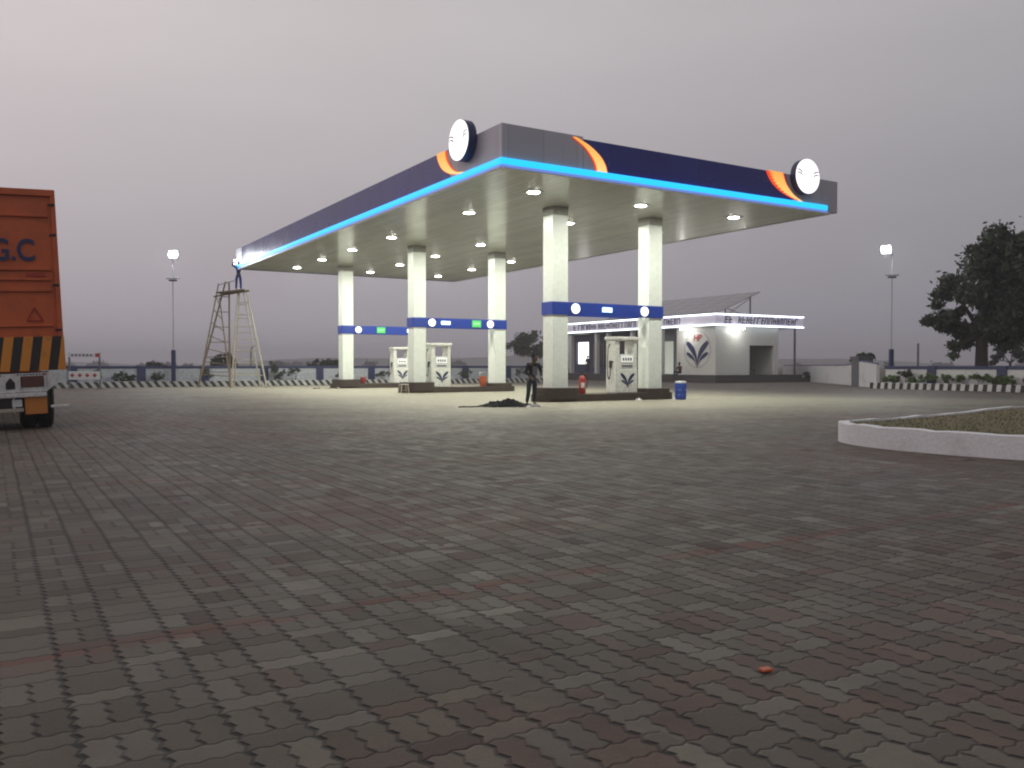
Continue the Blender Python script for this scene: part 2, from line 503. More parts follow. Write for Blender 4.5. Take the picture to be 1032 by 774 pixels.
def tag(o, label=None, cat=None, group=None, kind=None):
    if label: o['label'] = label
    if cat: o['category'] = cat
    if group: o['group'] = group
    if kind: o['kind'] = kind
    return o
def empty(name, loc, rz=0, label=None, cat=None, group=None):
    o = bpy.data.objects.new(name, None); C.objects.link(o)
    o.location = loc; o.rotation_euler = (0, 0, rz); o.empty_display_size = .2
    return tag(o, label, cat, group)
def copy_tree(o, parent=None):
    c = o.copy(); C.objects.link(c)
    if parent is not None: c.parent = parent
    for ch in list(o.children): copy_tree(ch, c)
    return c
def lamp(kind, energy, loc, parent=None, color=(1, 1, 1), size=.3, rot=(0, 0, 0), spread=None, name='lamp_light'):
    l = bpy.data.lights.new(name, kind); l.energy = energy; l.color = color
    if kind == 'AREA':
        l.shape = 'DISK'; l.size = size
        if spread: l.spread = R(spread)
    else:
        l.shadow_soft_size = size
    o = bpy.data.objects.new(name, l); C.objects.link(o)
    if parent is not None: o.parent = parent
    o.location = loc; o.rotation_euler = rot
    return o

ORG = Vector((-.256, 24.384, 0))
EZ = Vector((math.cos(YAW), math.sin(YAW), 0))
ET = Vector((-math.sin(YAW), math.cos(YAW), 0))
def P(s, t, z=0): return ORG + EZ * s + ET * t + Vector((0, 0, z))

# ------------------------------------------------------------------ ground, sky air
g = MB(); g.quad((-1500, -300, 0), (1500, -300, 0), (1500, 1500, 0), (-1500, 1500, 0))
tag(g.build('ground', 'field'), kind='structure'); bpy.data.objects['ground'].location.z = -.03
# paved forecourt: a broad sheet bounded by the walls
pv = MB()
pts = [P(-60, -45), P(31.2, -45), P(31.2, 10), Vector((21.9, 53, 0)), Vector((23.0, 62, 0)), Vector((24.8, 78, 0)), P(30, 50), P(24.6, 50), P(24.6, 35.6), P(-60, 35.6)]
pv.bm.faces.new([pv.bm.verts.new((p.x, p.y, .002)) for p in pts])
bmesh.ops.triangulate(pv.bm, faces=pv.bm.faces)
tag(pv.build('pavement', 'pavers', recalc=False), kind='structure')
for f in bpy.data.objects['pavement'].data.polygons:
    pass

hz = MB(); hz.box(-1600, 1600, -400, 1600, -1.05, 27.0)
HM = bpy.data.materials.new('haze_air'); HM.use_nodes = True
hn = HM.node_tree.nodes; hn.remove(hn['Principled BSDF'])
pvn = hn.new('ShaderNodeVolumePrincipled')
pvn.inputs['Color'].default_value = (.92, .90, .95, 1); pvn.inputs['Density'].default_value = .0012
pvn.inputs['Anisotropy'].default_value = .25
HM.node_tree.links.new(pvn.outputs[0], hn['Material Output'].inputs['Volume'])
HAZE = hz.build('haze', HM); tag(HAZE, kind='stuff')

# distant hills and treeline
def ridge(name, x0, x1, y, hfun, mat, n=160, depth=60):
    b = MB(); top = []; bot = []; back = []
    for i in range(n + 1):
        x = x0 + (x1 - x0) * i / n
        h = hfun(x)
        bot.append(b.bm.verts.new((x, y - depth * .4, -.2))); top.append(b.bm.verts.new((x, y + random.uniform(-3, 3), h))); back.append(b.bm.verts.new((x, y + depth, -.2)))
    for i in range(n):
        b.bm.faces.new((bot[i], bot[i + 1], top[i + 1], top[i])); b.bm.faces.new((top[i], top[i + 1], back[i + 1], back[i]))
    return tag(b.build(name, mat), kind='structure')
ridge('hills', -1100, 700, 950, lambda x: max(1.5, 8 + 4.5 *  math.sin(x * .0061 + 1.2) + 2.2 * math.sin(x * .021) + random.uniform(-.3, .3)), 'leaf_far')
# ------------------------------------------------------------------ fuel station canopy
HS, HT, CW, CL = 6.982, 8.154, 14.338, 30.43
can = empty('canopy', ORG, YAW, 'large lit fuel station canopy with grey and navy fascia and cyan neon edge', 'canopy')
b = MB(); b.box(.05, CW - .05, .05, CL - .05, HS, HS + .10); b.build('soffit', 'soffit', can)
b = MB(); b.box(.3, CW - .3, .3, CL - .3, HS + .12, HT - .25); b.build('roof', 'grey_panel', can)
TH = .10
def fascia_piece(nm, mat, x0, x1, y0, y1, z0=HS - .02, z1=HT):
    b = MB(); b.box(x0, x1, y0, y1, z0, z1, bev=.008); return b.build(nm, mat, can)
# front face (y = 0): grey by the corner, navy between the two swooshes, grey at the end
fr_ = empty('fascia', (0, 0, 0)); fr_.parent = can
def fp(mat, *a, **k):
    o = fascia_piece('fascia_panel', mat, *a, **k); o.parent = fr_; return o
fp('grey_fascia', 0, 2.75, -TH, 0, z1=HT + .02)
fp('navy_fascia', 2.752, 12.0, -TH, 0, z1=HT - .05)
fp('grey_fascia', 12.002, CW, -TH, 0, z1=HT - .03)
# left face (x = 0)
fp('grey_fascia', -TH, -.002, -TH, 3.0, z1=HT + .022)
fp('navy_fascia', -TH, 0, 3.002, CL - 1.2, z1=HT - .03)
fp('grey_fascia', -TH, 0, CL - 1.198, CL, z1=HT - .02)
# back and right faces
fp('navy_fascia', 0.002, CW, CL, CL + TH, z1=HT - .03)
fp('grey_fascia', CW, CW + TH, -TH, CL + TH, z1=HT - .032)
# the grey sheets run on under the swooshes and end along their curves
zl, zh = HS - .015, HT - .06
def gp_(pts, lo, hi, ax):
    b = MB(); b.prism([(u, zl + k * (zh - zl)) for u, k in pts], lo, hi, ax); o = b.build('fascia_panel', 'grey_fascia', fr_)
gp_([(2.755, 0), (3.35, 0), (3.28, .25), (3.12, .5), (2.755, .78)], -TH - .0025, -TH - .0005, 'xz')
gp_([(3.005, .0), (3.005, .30), (3.2, .45), (3.34, .68), (3.5, 1), (3.005, 1)][::-1] if False else [(3.005, .22), (3.25, .45), (3.40, .70), (3.5, 1.0), (3.005, 1.0)], -TH - .0025, -TH - .0005, 'yz')
gp_([(11.60, 1), (11.70, .75), (11.85, .5), (11.995, .32), (11.995, 1)], -TH - .0025, -TH - .0005, 'xz')
# neon strip round the lower edge of the two visible faces
b = MB()
b.box(-TH - .09, CW - .55, -TH - .10, -TH - .004, HS + .02, HS + .20, bev=.03)
b.build('neon_strip', 'neon_cyan', can)
b = MB()
b.box(-TH - .10, -TH - .004, -TH + .0, CL - .1, HS + .022, HS + .198, bev=.03)
b.build('neon_strip', 'neon_cyan', can)
b = MB(); b.box(-TH - .07, CW - .55, -TH - .085, -TH - .006, HS - .065, HS + .016, bev=.01); b.build('strip_diffuser', 'neon_dim', can)  # emissive fringe imitating neon light reflected on the trim below
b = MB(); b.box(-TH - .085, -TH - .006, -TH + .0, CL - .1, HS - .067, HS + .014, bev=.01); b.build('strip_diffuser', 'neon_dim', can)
# a lip that carries the strip
b = MB(); b.box(-TH - .08, CW - .3, -TH - .07, -TH - .002, HS - .10, HS - .070); b.build('edge_trim', 'white_paint', can)
b = MB(); b.box(-TH - .09, -TH - .002, -TH, CL, HS - .102, HS - .072); b.build('edge_trim', 'white_paint', can)
# glowing orange swooshes: crescents standing on the fascia
def swoosh(pts_outer, pts_inner, face, teeth=0):
    """band between two edges given as (distance along the face, height fraction 0..1)"""
    zb, zt = HS + .205, HT - .05
    def cv(pts, n=18):
        out = []
        P_ = [Vector(p) for p in pts]; P_ = [2 * P_[0] - P_[1]] + P_ + [2 * P_[-1] - P_[-2]]
        for i in range(1, len(P_) - 2):
            for j in range(5):
                t = j / 5; p0, p1, p2, p3 = P_[i - 1:i + 3]
                out.append(.5 * ((2 * p1) + (p2 - p0) * t + (2 * p0 - 5 * p1 + 4 * p2 - p3) * t * t + (3 * p1 - p0 - 3 * p2 + p3) * t ** 3))
        out.append(P_[-2]); return out
    A, B = cv(pts_outer), cv(pts_inner)
    sw = empty('swoosh', (0, 0, HS)); sw.parent = can
    for nm, mat, ins, d0, d1 in (('glow_edge', 'red_glow', 0, -TH - .03, -TH - .003), ('glow_band', 'orange_glow', .11, -TH - .06, -TH - .031)):
        bb = MB(); n = len(A)
        for i in range(n - 1):
            q = []
            for P_, O_, ii in ((A, B, i), (A, B, i + 1), (B, A, i + 1), (B, A, i)):
                p = P_[ii].lerp(O_[ii], ins)
                if ins and teeth and P_ is A and ii % 2: p = P_[ii].lerp(O_[ii], ins + teeth)
                q.append((p.x, zb + p.y * (zt - zb) - HS))
            bb.prism(q, d0, d1, 'xz' if face == 'front' else 'yz')
        bmesh.ops.remove_doubles(bb.bm, verts=bb.bm.verts, dist=.0005)
        bb.build(nm, mat, sw)
swoosh([(2.33, 1), (2.75, .74), (3.02, .45), (3.16, .2), (3.20, 0)], [(2.48, 1), (2.98, .80), (3.38, .52), (3.58, .25), (3.66, 0)], 'front')
swoosh([(10.6, 1), (10.72, .78), (10.95, .52), (11.35, .28), (11.8, .12), (12.35, 0)], [(11.5, 1), (11.55, .85), (11.65, .62), (11.85, .38), (12.1, .18), (12.5, 0)], 'front', .22)
swoosh([(3.98, 1), (3.86, .72), (3.6, .42), (3.2, .2), (2.75, .06), (2.2, 0)], [(3.30, 1), (3.24, .75), (3.10, .52), (2.85, .28), (2.55, .12), (2.1, .02)], 'left')
# round emblem drums that rise above the fascia, overexposed white faces
def petal_pts(side, sx, sy, k):
    """one curved petal of the emblem: an arc band"""
    pts = []
    a0, a1 = R(95), R(20)
    for i in range(9):
        a = a0 + (a1 - a0) * i / 8
        pts.append((side * (sx - sx * math.cos(a) * 0 - sx * (1 - math.sin(a))) * 1, 0))
    return pts
def emblem(parent, M, rad, thick, nm='emblem', face='disc_white', rim='navy', marks=True):
    e = empty(nm, (0, 0, 0)); e.parent = parent; e.matrix_local = M     # local: disc faces -Y
    b = MB(); b.tube((0, 0, 0), (0, thick, 0), rad, seg=48); b.build('drum', rim, e, smooth=True)
    b = MB(); b.tube((0, -.03, 0), (0, -.001, 0), rad * .985, seg=48); b.build('lit_face', face, e, smooth=True)
    if marks:
        for sx in (-1, 1):
            b = MB()
            for k in (0, 1):
                z0 = -.02 * rad + k * .17 * rad
                pl = [(sx * rad * u, z0 + rad * v) for u, v in ((.50, .0), (.62, .10), (.80, .15), (.93, .13), (.93, .18), (.76, .21), (.58, .16), (.46, .05))]
                b.prism(pl, -.034, -.031, 'xz')
            b.build('petal_mark', 'letter_blue', e)
    return e
emblem(can, Matrix.Translation((12.46, -TH - .26, HT - .10)), .62, .24, 'emblem')
emblem(can, Matrix.Translation((-TH - .30, 1.92, HT - .07)) @ Matrix.Rotation(R(-90), 4, 'Z'), .61, .28, 'emblem')
# white glare at the far left end of the strip, where the fitter works: a lit work lamp on the corner
# recessed downlights
LS = (2.672, 7.183, 11.78)
LT_ = (2.519, 6.926, 14.076, 18.857, 23.341, 27.724)
for i, s in enumerate(LS):
    for j, t in enumerate(LT_):
        d = empty('downlight', (s, t, HS)); d.parent = can
        b = MB(); b.box(-.24, .24, -.24, .24, -.03, -.002, bev=.01); b.build('bezel', 'white_plastic', d)
        b = MB(); b.tube((0, 0, -.04), (0, 0, -.031), .20, seg=20); b.build('lens', 'lamp_white', d)
        lamp('AREA', 225, (0, 0, -.06), d, (.99, 1.0, .87), .30)
PS, PT = (4.903, 9.341), (4.514, 16.238, 25.779)
for i, s in enumerate(PS):
    for j, t in enumerate(PT):
        pl = empty('pillar', (s, t, 0)); pl.parent = can
        b = MB(); b.box(-.33, .33, -.33, .33, .02, HS - .30, bev=.03); b.build('shaft', 'pillar_paint', pl)
        b = MB(); b.box(-.335, .335, -.335, .335, HS - .298, HS - .002, bev=.01); b.build('collar', 'collar_grey', pl)  # darker band paints in the shade at the pillar top

# sign beams between pillars
def text_mesh(s, size, extrude=.004, font_shear=0):
    cu = bpy.data.curves.new('txt', 'FONT'); cu.body = s; cu.size = size; cu.extrude = extrude; cu.shear = font_shear
    cu.offset = size * .018
    cu.align_x = 'CENTER'; cu.align_y = 'CENTER'
    o = bpy.data.objects.new('txt', cu); C.objects.link(o)
    dg = bpy.context.evaluated_depsgraph_get(); dg.update()
    me = bpy.data.meshes.new_from_object(o.evaluated_get(dg))
    bpy.data.objects.remove(o)
    return me
def text(parent, s, size, M, mat, nm='lettering', shear=0, extrude=.004):
    me = text_mesh(s, size, extrude, shear); me.materials.clear(); me.materials.append(MT[mat])
    o = bpy.data.objects.new(nm, me); C.objects.link(o); o.parent = parent; o.matrix_local = M
    return o
FACE = Matrix.Rotation(R(90), 4, 'X')
beam_lab = ['blue sign beam over the nearest pump island, white round emblems and one lit blue panel, no green panel',
            'blue sign beam over the middle island, with a lit blue panel beside a green panel',
            'blue sign beam over the farthest island, one emblem and one green panel showing']
for k, t in enumerate(PT):
    bo = empty('sign_beam', P(PS[0], t), YAW, beam_lab[k], 'sign beam', 'sign beams between the canopy pillars')
    LN = PS[1] - PS[0]
    z0, z1 = (3.12, 3.58)
    b = MB(); b.box(-.36, LN + .36, -.37, -.335, z0, z1, bev=.006)
    b.box(-.37, -.335, -.334, .334, z0, z1); b.box(LN + .335, LN + .37, -.334, .334, z0, z1)
    b.box(-.36, LN + .36, .335, .37, z0, z1)
    b.build('beam_panel', 'beam_blue', bo)
    for ex in (.60, LN - .62):
        emblem(bo, Matrix.Translation((ex, -.40, (z0 + z1) / 2)), .185, .03, 'emblem', marks=False, face='disc_white')
    def lit(x, w, h, mat, txt):
        q = empty('lit_panel', (x, -.374, (z0 + z1) / 2)); q.parent = bo
        bb = MB(); bb.box(-w / 2, w / 2, -.03, 0, -h / 2, h / 2, bev=.008); bb.build('panel_face', mat, q)
        bb = MB()
        for i in range(4):
            xx = -w * .32 + i * w * .18
            bb.box(xx, xx + w * .10, -.034, -.031, -h * .14, h * .20)
        bb.build('panel_marks', txt, q)
    if k == 0:
        lit(2.05, .46, .18, 'blue_lit', 'disc_white')
    elif k == 1:
        lit(1.35, .50, .18, 'blue_lit', 'disc_white'); lit(3.05, .50, .34, 'green_lit', 'green_pale')
    else:
        lit(2.0, .52, .34, 'green_lit', 'green_pale')

# ------------------------------------------------------------------ pump islands
isl_lab = ['dark brown raised pump island nearest the camera, under the two front pillars',
           'dark brown raised pump island in the middle, under the second pair of pillars',
           'dark brown raised pump island farthest back, under the last pair of pillars']
for k, t in enumerate(PT):
    LN = PS[1] - PS[0]
    io = empty('pump_island', P(PS[0], t), YAW, isl_lab[k], 'pump island', 'raised pump islands under the canopy')
    pts = []
    r = .68
    for i in range(13):
        a = R(90 + 180 * i / 12); pts.append((-.25 + r * math.cos(a) * 1.0, r * math.sin(a)))
    for i in range(13):
        a = R(-90 + 180 * i / 12); pts.append((LN + .25 + r * math.cos(a), r * math.sin(a)))
    b = MB(); b.prism(pts, .006, .26); b.build('island_slab', 'island', io)
    for x, w in ((0.0, .74), (LN, .66)):
        pp = []
        for i in range(24):
            a = 2 * PI * i / 24
            cx, sy = math.cos(a), math.sin(a)
            pp.append((x + w * math.copysign(abs(cx) ** .6, cx), (w + .02) * math.copysign(abs(sy) ** .6, sy)))
        b = MB(); b.prism(pp, .10, .50 if x == 0 else .42); b.build('pillar_plinth', 'island', io)

# ------------------------------------------------------------------ petals of the emblem, as flat shapes in (x, z)
def petal_poly(sc, side, k):
    """leaf that rises from the foot of the emblem and bends outwards, broad at its outer end"""
    L_ = []; R_ = []
    n = 12
    for i in range(n + 1):
        u = i / n
        if k == 0:
            f = lambda q: (.02 + .68 * q ** 1.7, -.62 + 1.16 * q ** .72)
            w = .02 + .34 * math.sin(PI * min(.86, u * .86)) * (.35 + .65 * u)
        else:
            f = lambda q: (.10 + .62 * q ** 1.35, -.50 + .60 * q ** .62)
            w = .015 + .22 * math.sin(PI * min(.86, u * .86)) * (.35 + .65 * u)
        x, z = f(u); x2, z2 = f(u + .02)
        dl = math.hypot(x2 - x, z2 - z); nx, nz = -(z2 - z) / dl, (x2 - x) / dl
        L_.append((side * (x + nx * w * .5) * sc, (z + nz * w * .5) * sc)); R_.append((side * (x - nx * w * .5) * sc, (z - nz * w * .5) * sc))
    return L_ + R_[::-1]

# ------------------------------------------------------------------ fuel dispensers (face looks along -y of their own frame)
def make_dispenser(loc, label):
    d = empty('fuel_dispenser', loc, YAW, label, 'fuel dispenser', 'white fuel dispensers on the islands')
    w, dp, H = .52, .30, 2.10
    b = MB(); b.box(-w, w, -dp, dp, .006, .90, bev=.02); b.build('cabinet', 'white_paint', d)
    b = MB(); b.box(-w, -w + .20, -dp + .02, dp - .02, .902, 1.98, bev=.02); b.build('hose_column', 'white_paint', d)
    b = MB(); b.box(w - .16, w, -dp + .02, dp - .02, .902, 1.98, bev=.02); b.build('hose_column', 'white_paint', d)
    hd = empty('display_head', (0, 0, 0)); hd.parent = d
    b = MB(); b.box(-w + .202, w - .162, -dp + .01, dp - .01, .904, 1.46, bev=.015); b.build('head_case', 'white_plastic', hd)
    b = MB(); b.box(-.26, .30, -dp - .008, -dp + .008, 1.16, 1.40); b.build('display', 'room_dim', hd)
    b = MB()
    for i in range(4): b.box(-.20 + i * .12, -.13 + i * .12, -dp - .012, -dp - .009, 1.22, 1.33)
    b.build('digits', 'letter_blue', hd)
    b = MB(); b.box(-.24, .28, -dp - .005, -dp + .008, .985, 1.055); b.build('keypad', 'grey_steel', hd)
    b = MB(); b.box(-w - .05, w + .05, -dp - .04, dp + .04, 1.985, 2.12, bev=.03); b.build('cap', 'white_paint', d)
    # emblem petals on the lower door
    b = MB()
    for sd in (-1, 1):
        b.prism([(x + .04, z + .48) for x, z in petal_poly(.46, sd, 0)], -dp - .006, -dp - .002, 'xz')
        b.prism([(x + .04, z + .44) for x, z in petal_poly(.40, sd, 1)], -dp - .010, -dp - .007, 'xz')
    b.build('petal_emblem', 'navy_petal', d)
    # nozzles and hoses on both columns
    for sx in (-1, 1):
        x = sx * (w + .01)
        nz = empty('nozzle', (x, 0, 0)); nz.parent = d
        b = MB(); b.box(-.04, .04, -.07, .07, .95, 1.22, bev=.02); b.box(-.03, .03, -.16, -.05, 1.14, 1.19, bev=.01); b.build('nozzle_body', 'black', nz)
        b = MB(); b.path([(sx * .02, .02, 1.85), (sx * .12, .0, 1.70), (sx * .17, -.02, 1.1), (sx * .15, -.02, .62), (sx * .08, -.02, .50), (sx * .05, -.02, .70), (sx * .04, -.02, .96)], .018)
        b.build('hose', 'rubber', nz, smooth=True)
    return d
def at_isl(k, u, v=0, z=0): return P(PS[0] + u, PT[k] + v, z)
make_dispenser(at_isl(0, 3.05, 0, .262), 'white fuel dispenser with blue petal emblem on the nearest island')
make_dispenser(at_isl(1, 1.15, 0, .262), 'white fuel dispenser on the middle island, just right of its left pillar')
make_dispenser(at_isl(2, 3.35, 0, .262), 'white fuel dispenser on the farthest island, left of the middle island pillar')

# ------------------------------------------------------------------ small things round the islands
def extinguisher(loc, label, mat='red', sc=1.0):
    e = empty('fire_extinguisher', loc, random.uniform(0, 3), label, 'fire extinguisher'); e.scale = (sc,) * 3
    b = MB(); b.lathe([(.02, 0), (.10, .005), (.11, .03), (.11, .46), (.085, .54), (.035, .58), (.03, .60)]); b.build('cylinder', mat, e, smooth=True)
    b = MB(); b.box(-.03, .03, -.02, .02, .60, .66); b.box(-.02, .13, -.015, .015, .66, .69, Matrix.Rotation(-.15, 4, 'Y')); b.build('valve_handle', 'black', e)
    b = MB(); b.path([(.03, 0, .62), (.13, 0, .58), (.16, 0, .40), (.14, 0, .18)], .014); b.build('hose', 'rubber', e, smooth=True)
    b = MB(); b.box(-.055, .055, -.112, -.108, .20, .36); b.build('paper_label', 'white_plastic', e)
    return e
extinguisher(P(PS[0] + .98, PT[0] - .30, .262) , 'red fire extinguisher standing just right of the nearest front pillar', sc=1.15)
bk = Vector((0, 0, 0))
def bucket(loc, label, mat):
    e = empty('fire_bucket', loc, .4, label, 'bucket')
    b = MB(); b.lathe([(.11, 0), (.12, .01), (.16, .34), (.172, .345), (.172, .36), (.15, .36), (.14, .30), (.01, .28)]); b.build('pail', mat, e, smooth=True)
    b = MB(); b.path([(.165 * math.cos(a), 0, .35 + .15 * math.sin(a)) for a in [PI * i / 8 for i in range(9)]], .008); b.build('bail_handle', 'steel', e, smooth=True)
    return e
e = bucket(P(PS[0] + .95, PT[2] - .2, .262), 'red fire bucket on the farthest island beside its left pillar', 'red')
e = bucket(P(PS[1] - .95, PT[1] - .25, .262), 'pale orange bucket on the middle island left of the right pillar', 'orange_plastic')
e.scale = (1.25, 1.25, 1.4)
# blue drum with white lid
d = empty('drum', (6.42, 32.4, .004), 0, 'blue plastic drum with white lid standing right of the nearest island', 'drum')
b = MB(); b.lathe([(.17, 0), (.20, .02), (.225, .18), (.21, .20), (.235, .36), (.22, .38), (.235, .52), (.22, .60), (.19, .62)]); b.build('barrel', 'blue_plastic', d, smooth=True)
b = MB(); b.lathe([(.205, .622), (.215, .63), (.215, .68), (.17, .70), (.06, .705)]); b.build('lid', 'white_plastic', d, smooth=True)
# stool beside the middle island
d = empty('stool', P(PS[0] - 1.15, PT[1] - 1.0, .004), .5, 'small wooden stool in front of the middle island', 'stool')
b = MB(); b.box(-.20, .20, -.18, .18, .40, .44, bev=.01); b.build('seat', 'pale_bamboo', d)
for x, y in ((-1, -1), (1, -1), (-1, 1), (1, 1)):
    b = MB(); b.tube((x * .20, y * .18, 0), (x * .15, y * .13, .40), .02, .025, 8); b.build('leg', 'pale_bamboo', d)
b = MB(); b.tube((-.18, -.16, .15), (.18, -.16, .15), .012); b.tube((-.18, .16, .15), (.18, .16, .15), .012); b.build('stretcher', 'bamboo', d)

# heap of black sheeting
random.seed(11)
b = MB()
cx, cy = -.20, 26.75
NX, NY = 40, 22
grid = []
for j in range(NY + 1):
    rowv = []
    for i in range(NX + 1):
        u, v = i / NX * 2 - 1, j / NY * 2 - 1
        rr = math.sqrt(u * u + v * v)
        fall = max(0, 1 - rr ** 2.2)
        h = fall ** .6 * (.13 + .05 * math.exp(-((u - .1) ** 2) / .3)) * (1 + .45 * math.sin(u * 11 + v * 5) * math.cos(v * 9 + u * 3)) * random.uniform(.75, 1.15)
        edge = 1 + .10 * math.sin(math.atan2(v, u) * 5) + .06 * math.sin(math.atan2(v, u) * 11)
        rowv.append(b.bm.verts.new((u * .82 * edge, v * .42 * edge, .006 + h)))
    grid.append(rowv)
for j in range(NY):
    for i in range(NX):
        u, v = (i + .5) / NX * 2 - 1, (j + .5) / NY * 2 - 1
        if u * u + v * v < 1.05:
            b.bm.faces.new((grid[j][i], grid[j][i + 1], grid[j + 1][i + 1], grid[j + 1][i]))
bmesh.ops.delete(b.bm, geom=[v for v in b.bm.verts if not v.link_faces], context='VERTS')
o = b.build('tarpaulin_heap', 'skirt_black', None, (cx, cy, .003), .15, recalc=True)
tag(o, 'crumpled black sheeting heaped on the paving by the nearest island', 'tarpaulin')
b = MB(); b.path([(-.8, -.1, .02), (-1.1, -.22, .015), (-1.35, -.12, .015), (-1.5, -.25, .012)], .022)
o.data.materials[0]
b.build('sheet_tail', 'skirt_black', o, smooth=True)

def scrap(loc, label, sc, mat='white_plastic', cat='rag'):
    b = MB()
    bmesh.ops.create_icosphere(b.bm, subdivisions=3, radius=1)
    for v in b.bm.verts:
        k = 1 + .35 * math.sin(v.co.x * 7 + v.co.y * 5) * math.cos(v.co.z * 6 + v.co.x * 3)
        v.co = Vector((v.co.x * sc * 1.3 * k, v.co.y * sc * k, max(0, v.co.z * sc * .6 * k)))
    o = b.build('rag', mat, None, loc, random.uniform(0, 3)); tag(o, label, cat)
scrap((.72, 26.9, .003), 'crumpled white cloth at the foot of the nearest pillar plinth', .13)
scrap((.52, 26.5, .003), 'smaller white scrap on the paving beside the black heap', .08)
scrap(P(PS[0] + 3.1, PT[0] - .95, .003), 'white cloth scrap in front of the nearest dispenser', .11)
scrap(P(PS[0] + 4.9, PT[0] - .98, .003), 'white cloth scrap at the right end of the nearest island', .11)
# pale stones or sacks at far island
for i, (s, t, q, lb) in enumerate(((PS[0] - 1.9, PT[2] - .5, .17, 'pale rubble sack, leftmost in front of the farthest island'),
                                   (PS[0] - 1.35, PT[2] - .7, .14, 'pale rubble sack between two others by the farthest island'),
                                   (PS[0] - .8, PT[2] - .95, .12, 'pale rubble sack nearest the farthest left pillar'))):
    scrap(P(s, t, .003), lb, q, 'sack', 'sack')
# loose red brick chip in the foreground
b = MB(); b.box(-.026, .026, -.019, .019, .003, .015, bev=.004)
tag(b.build('brick_chip', 'orange_plastic', None, (1.075, 3.58, .004), .4), 'small orange red brick chip lying on the paving in the foreground', 'brick chip')

# ------------------------------------------------------------------ people
def skin_mesh(chains, root=0, sub=2):
    """chains: list of [(x,y,z,r), ...]; a chain starting with an int continues from that vertex"""
    verts, rad, edges = [], [], []
    def add(p): verts.append(p[:3]); rad.append(p[3]); return len(verts) - 1
    for ch in chains:
        prev = None
        for q in ch:
            if isinstance(q, int): prev = q; continue
            i = add(q)
            if prev is not None: edges.append((prev, i))
            prev = i
    me = bpy.data.meshes.new('skin'); me.from_pydata(verts, edges, [])
    o = bpy.data.objects.new('skin', me); C.objects.link(o)
    m = o.modifiers.new('s', 'SKIN'); m.use_smooth_shade = True; m.branch_smoothing = .4
    if not me.skin_vertices:
        bpy.ops.object.select_all(action='DESELECT') if False else None
    sv = me.skin_vertices[0].data
    for i, r in enumerate(rad):
        rr = r if isinstance(r, tuple) else (r, r)
        sv[i].radius = rr; sv[i].use_root = (i == root)
    s2 = o.modifiers.new('u', 'SUBSURF'); s2.levels = sub; s2.render_levels = sub
    dg = bpy.context.evaluated_depsgraph_get(); dg.update()
    out = bpy.data.meshes.new_from_object(o.evaluated_get(dg))
    bpy.data.objects.remove(o)
    return out
def mesh_obj(name, me, mat, parent=None):
    me.materials.clear(); me.materials.append(mat if not isinstance(mat, str) else MT[mat])
    o = bpy.data.objects.new(name, me); C.objects.link(o)
    if parent is not None: o.parent = parent
    for p in me.polygons: p.use_smooth = True
    return o
def hand_chains(wrist_idx, w, d, side):
    """palm and five fingers continuing from the wrist; d = direction of the hand"""
    w = Vector(w); d = Vector(d).normalized()
    across = d.cross(Vector((0, 1, .2))).normalized() * side
    out = [[wrist_idx, (*(w + d * .06), .026)]]
    return out, w + d * .06, d, across
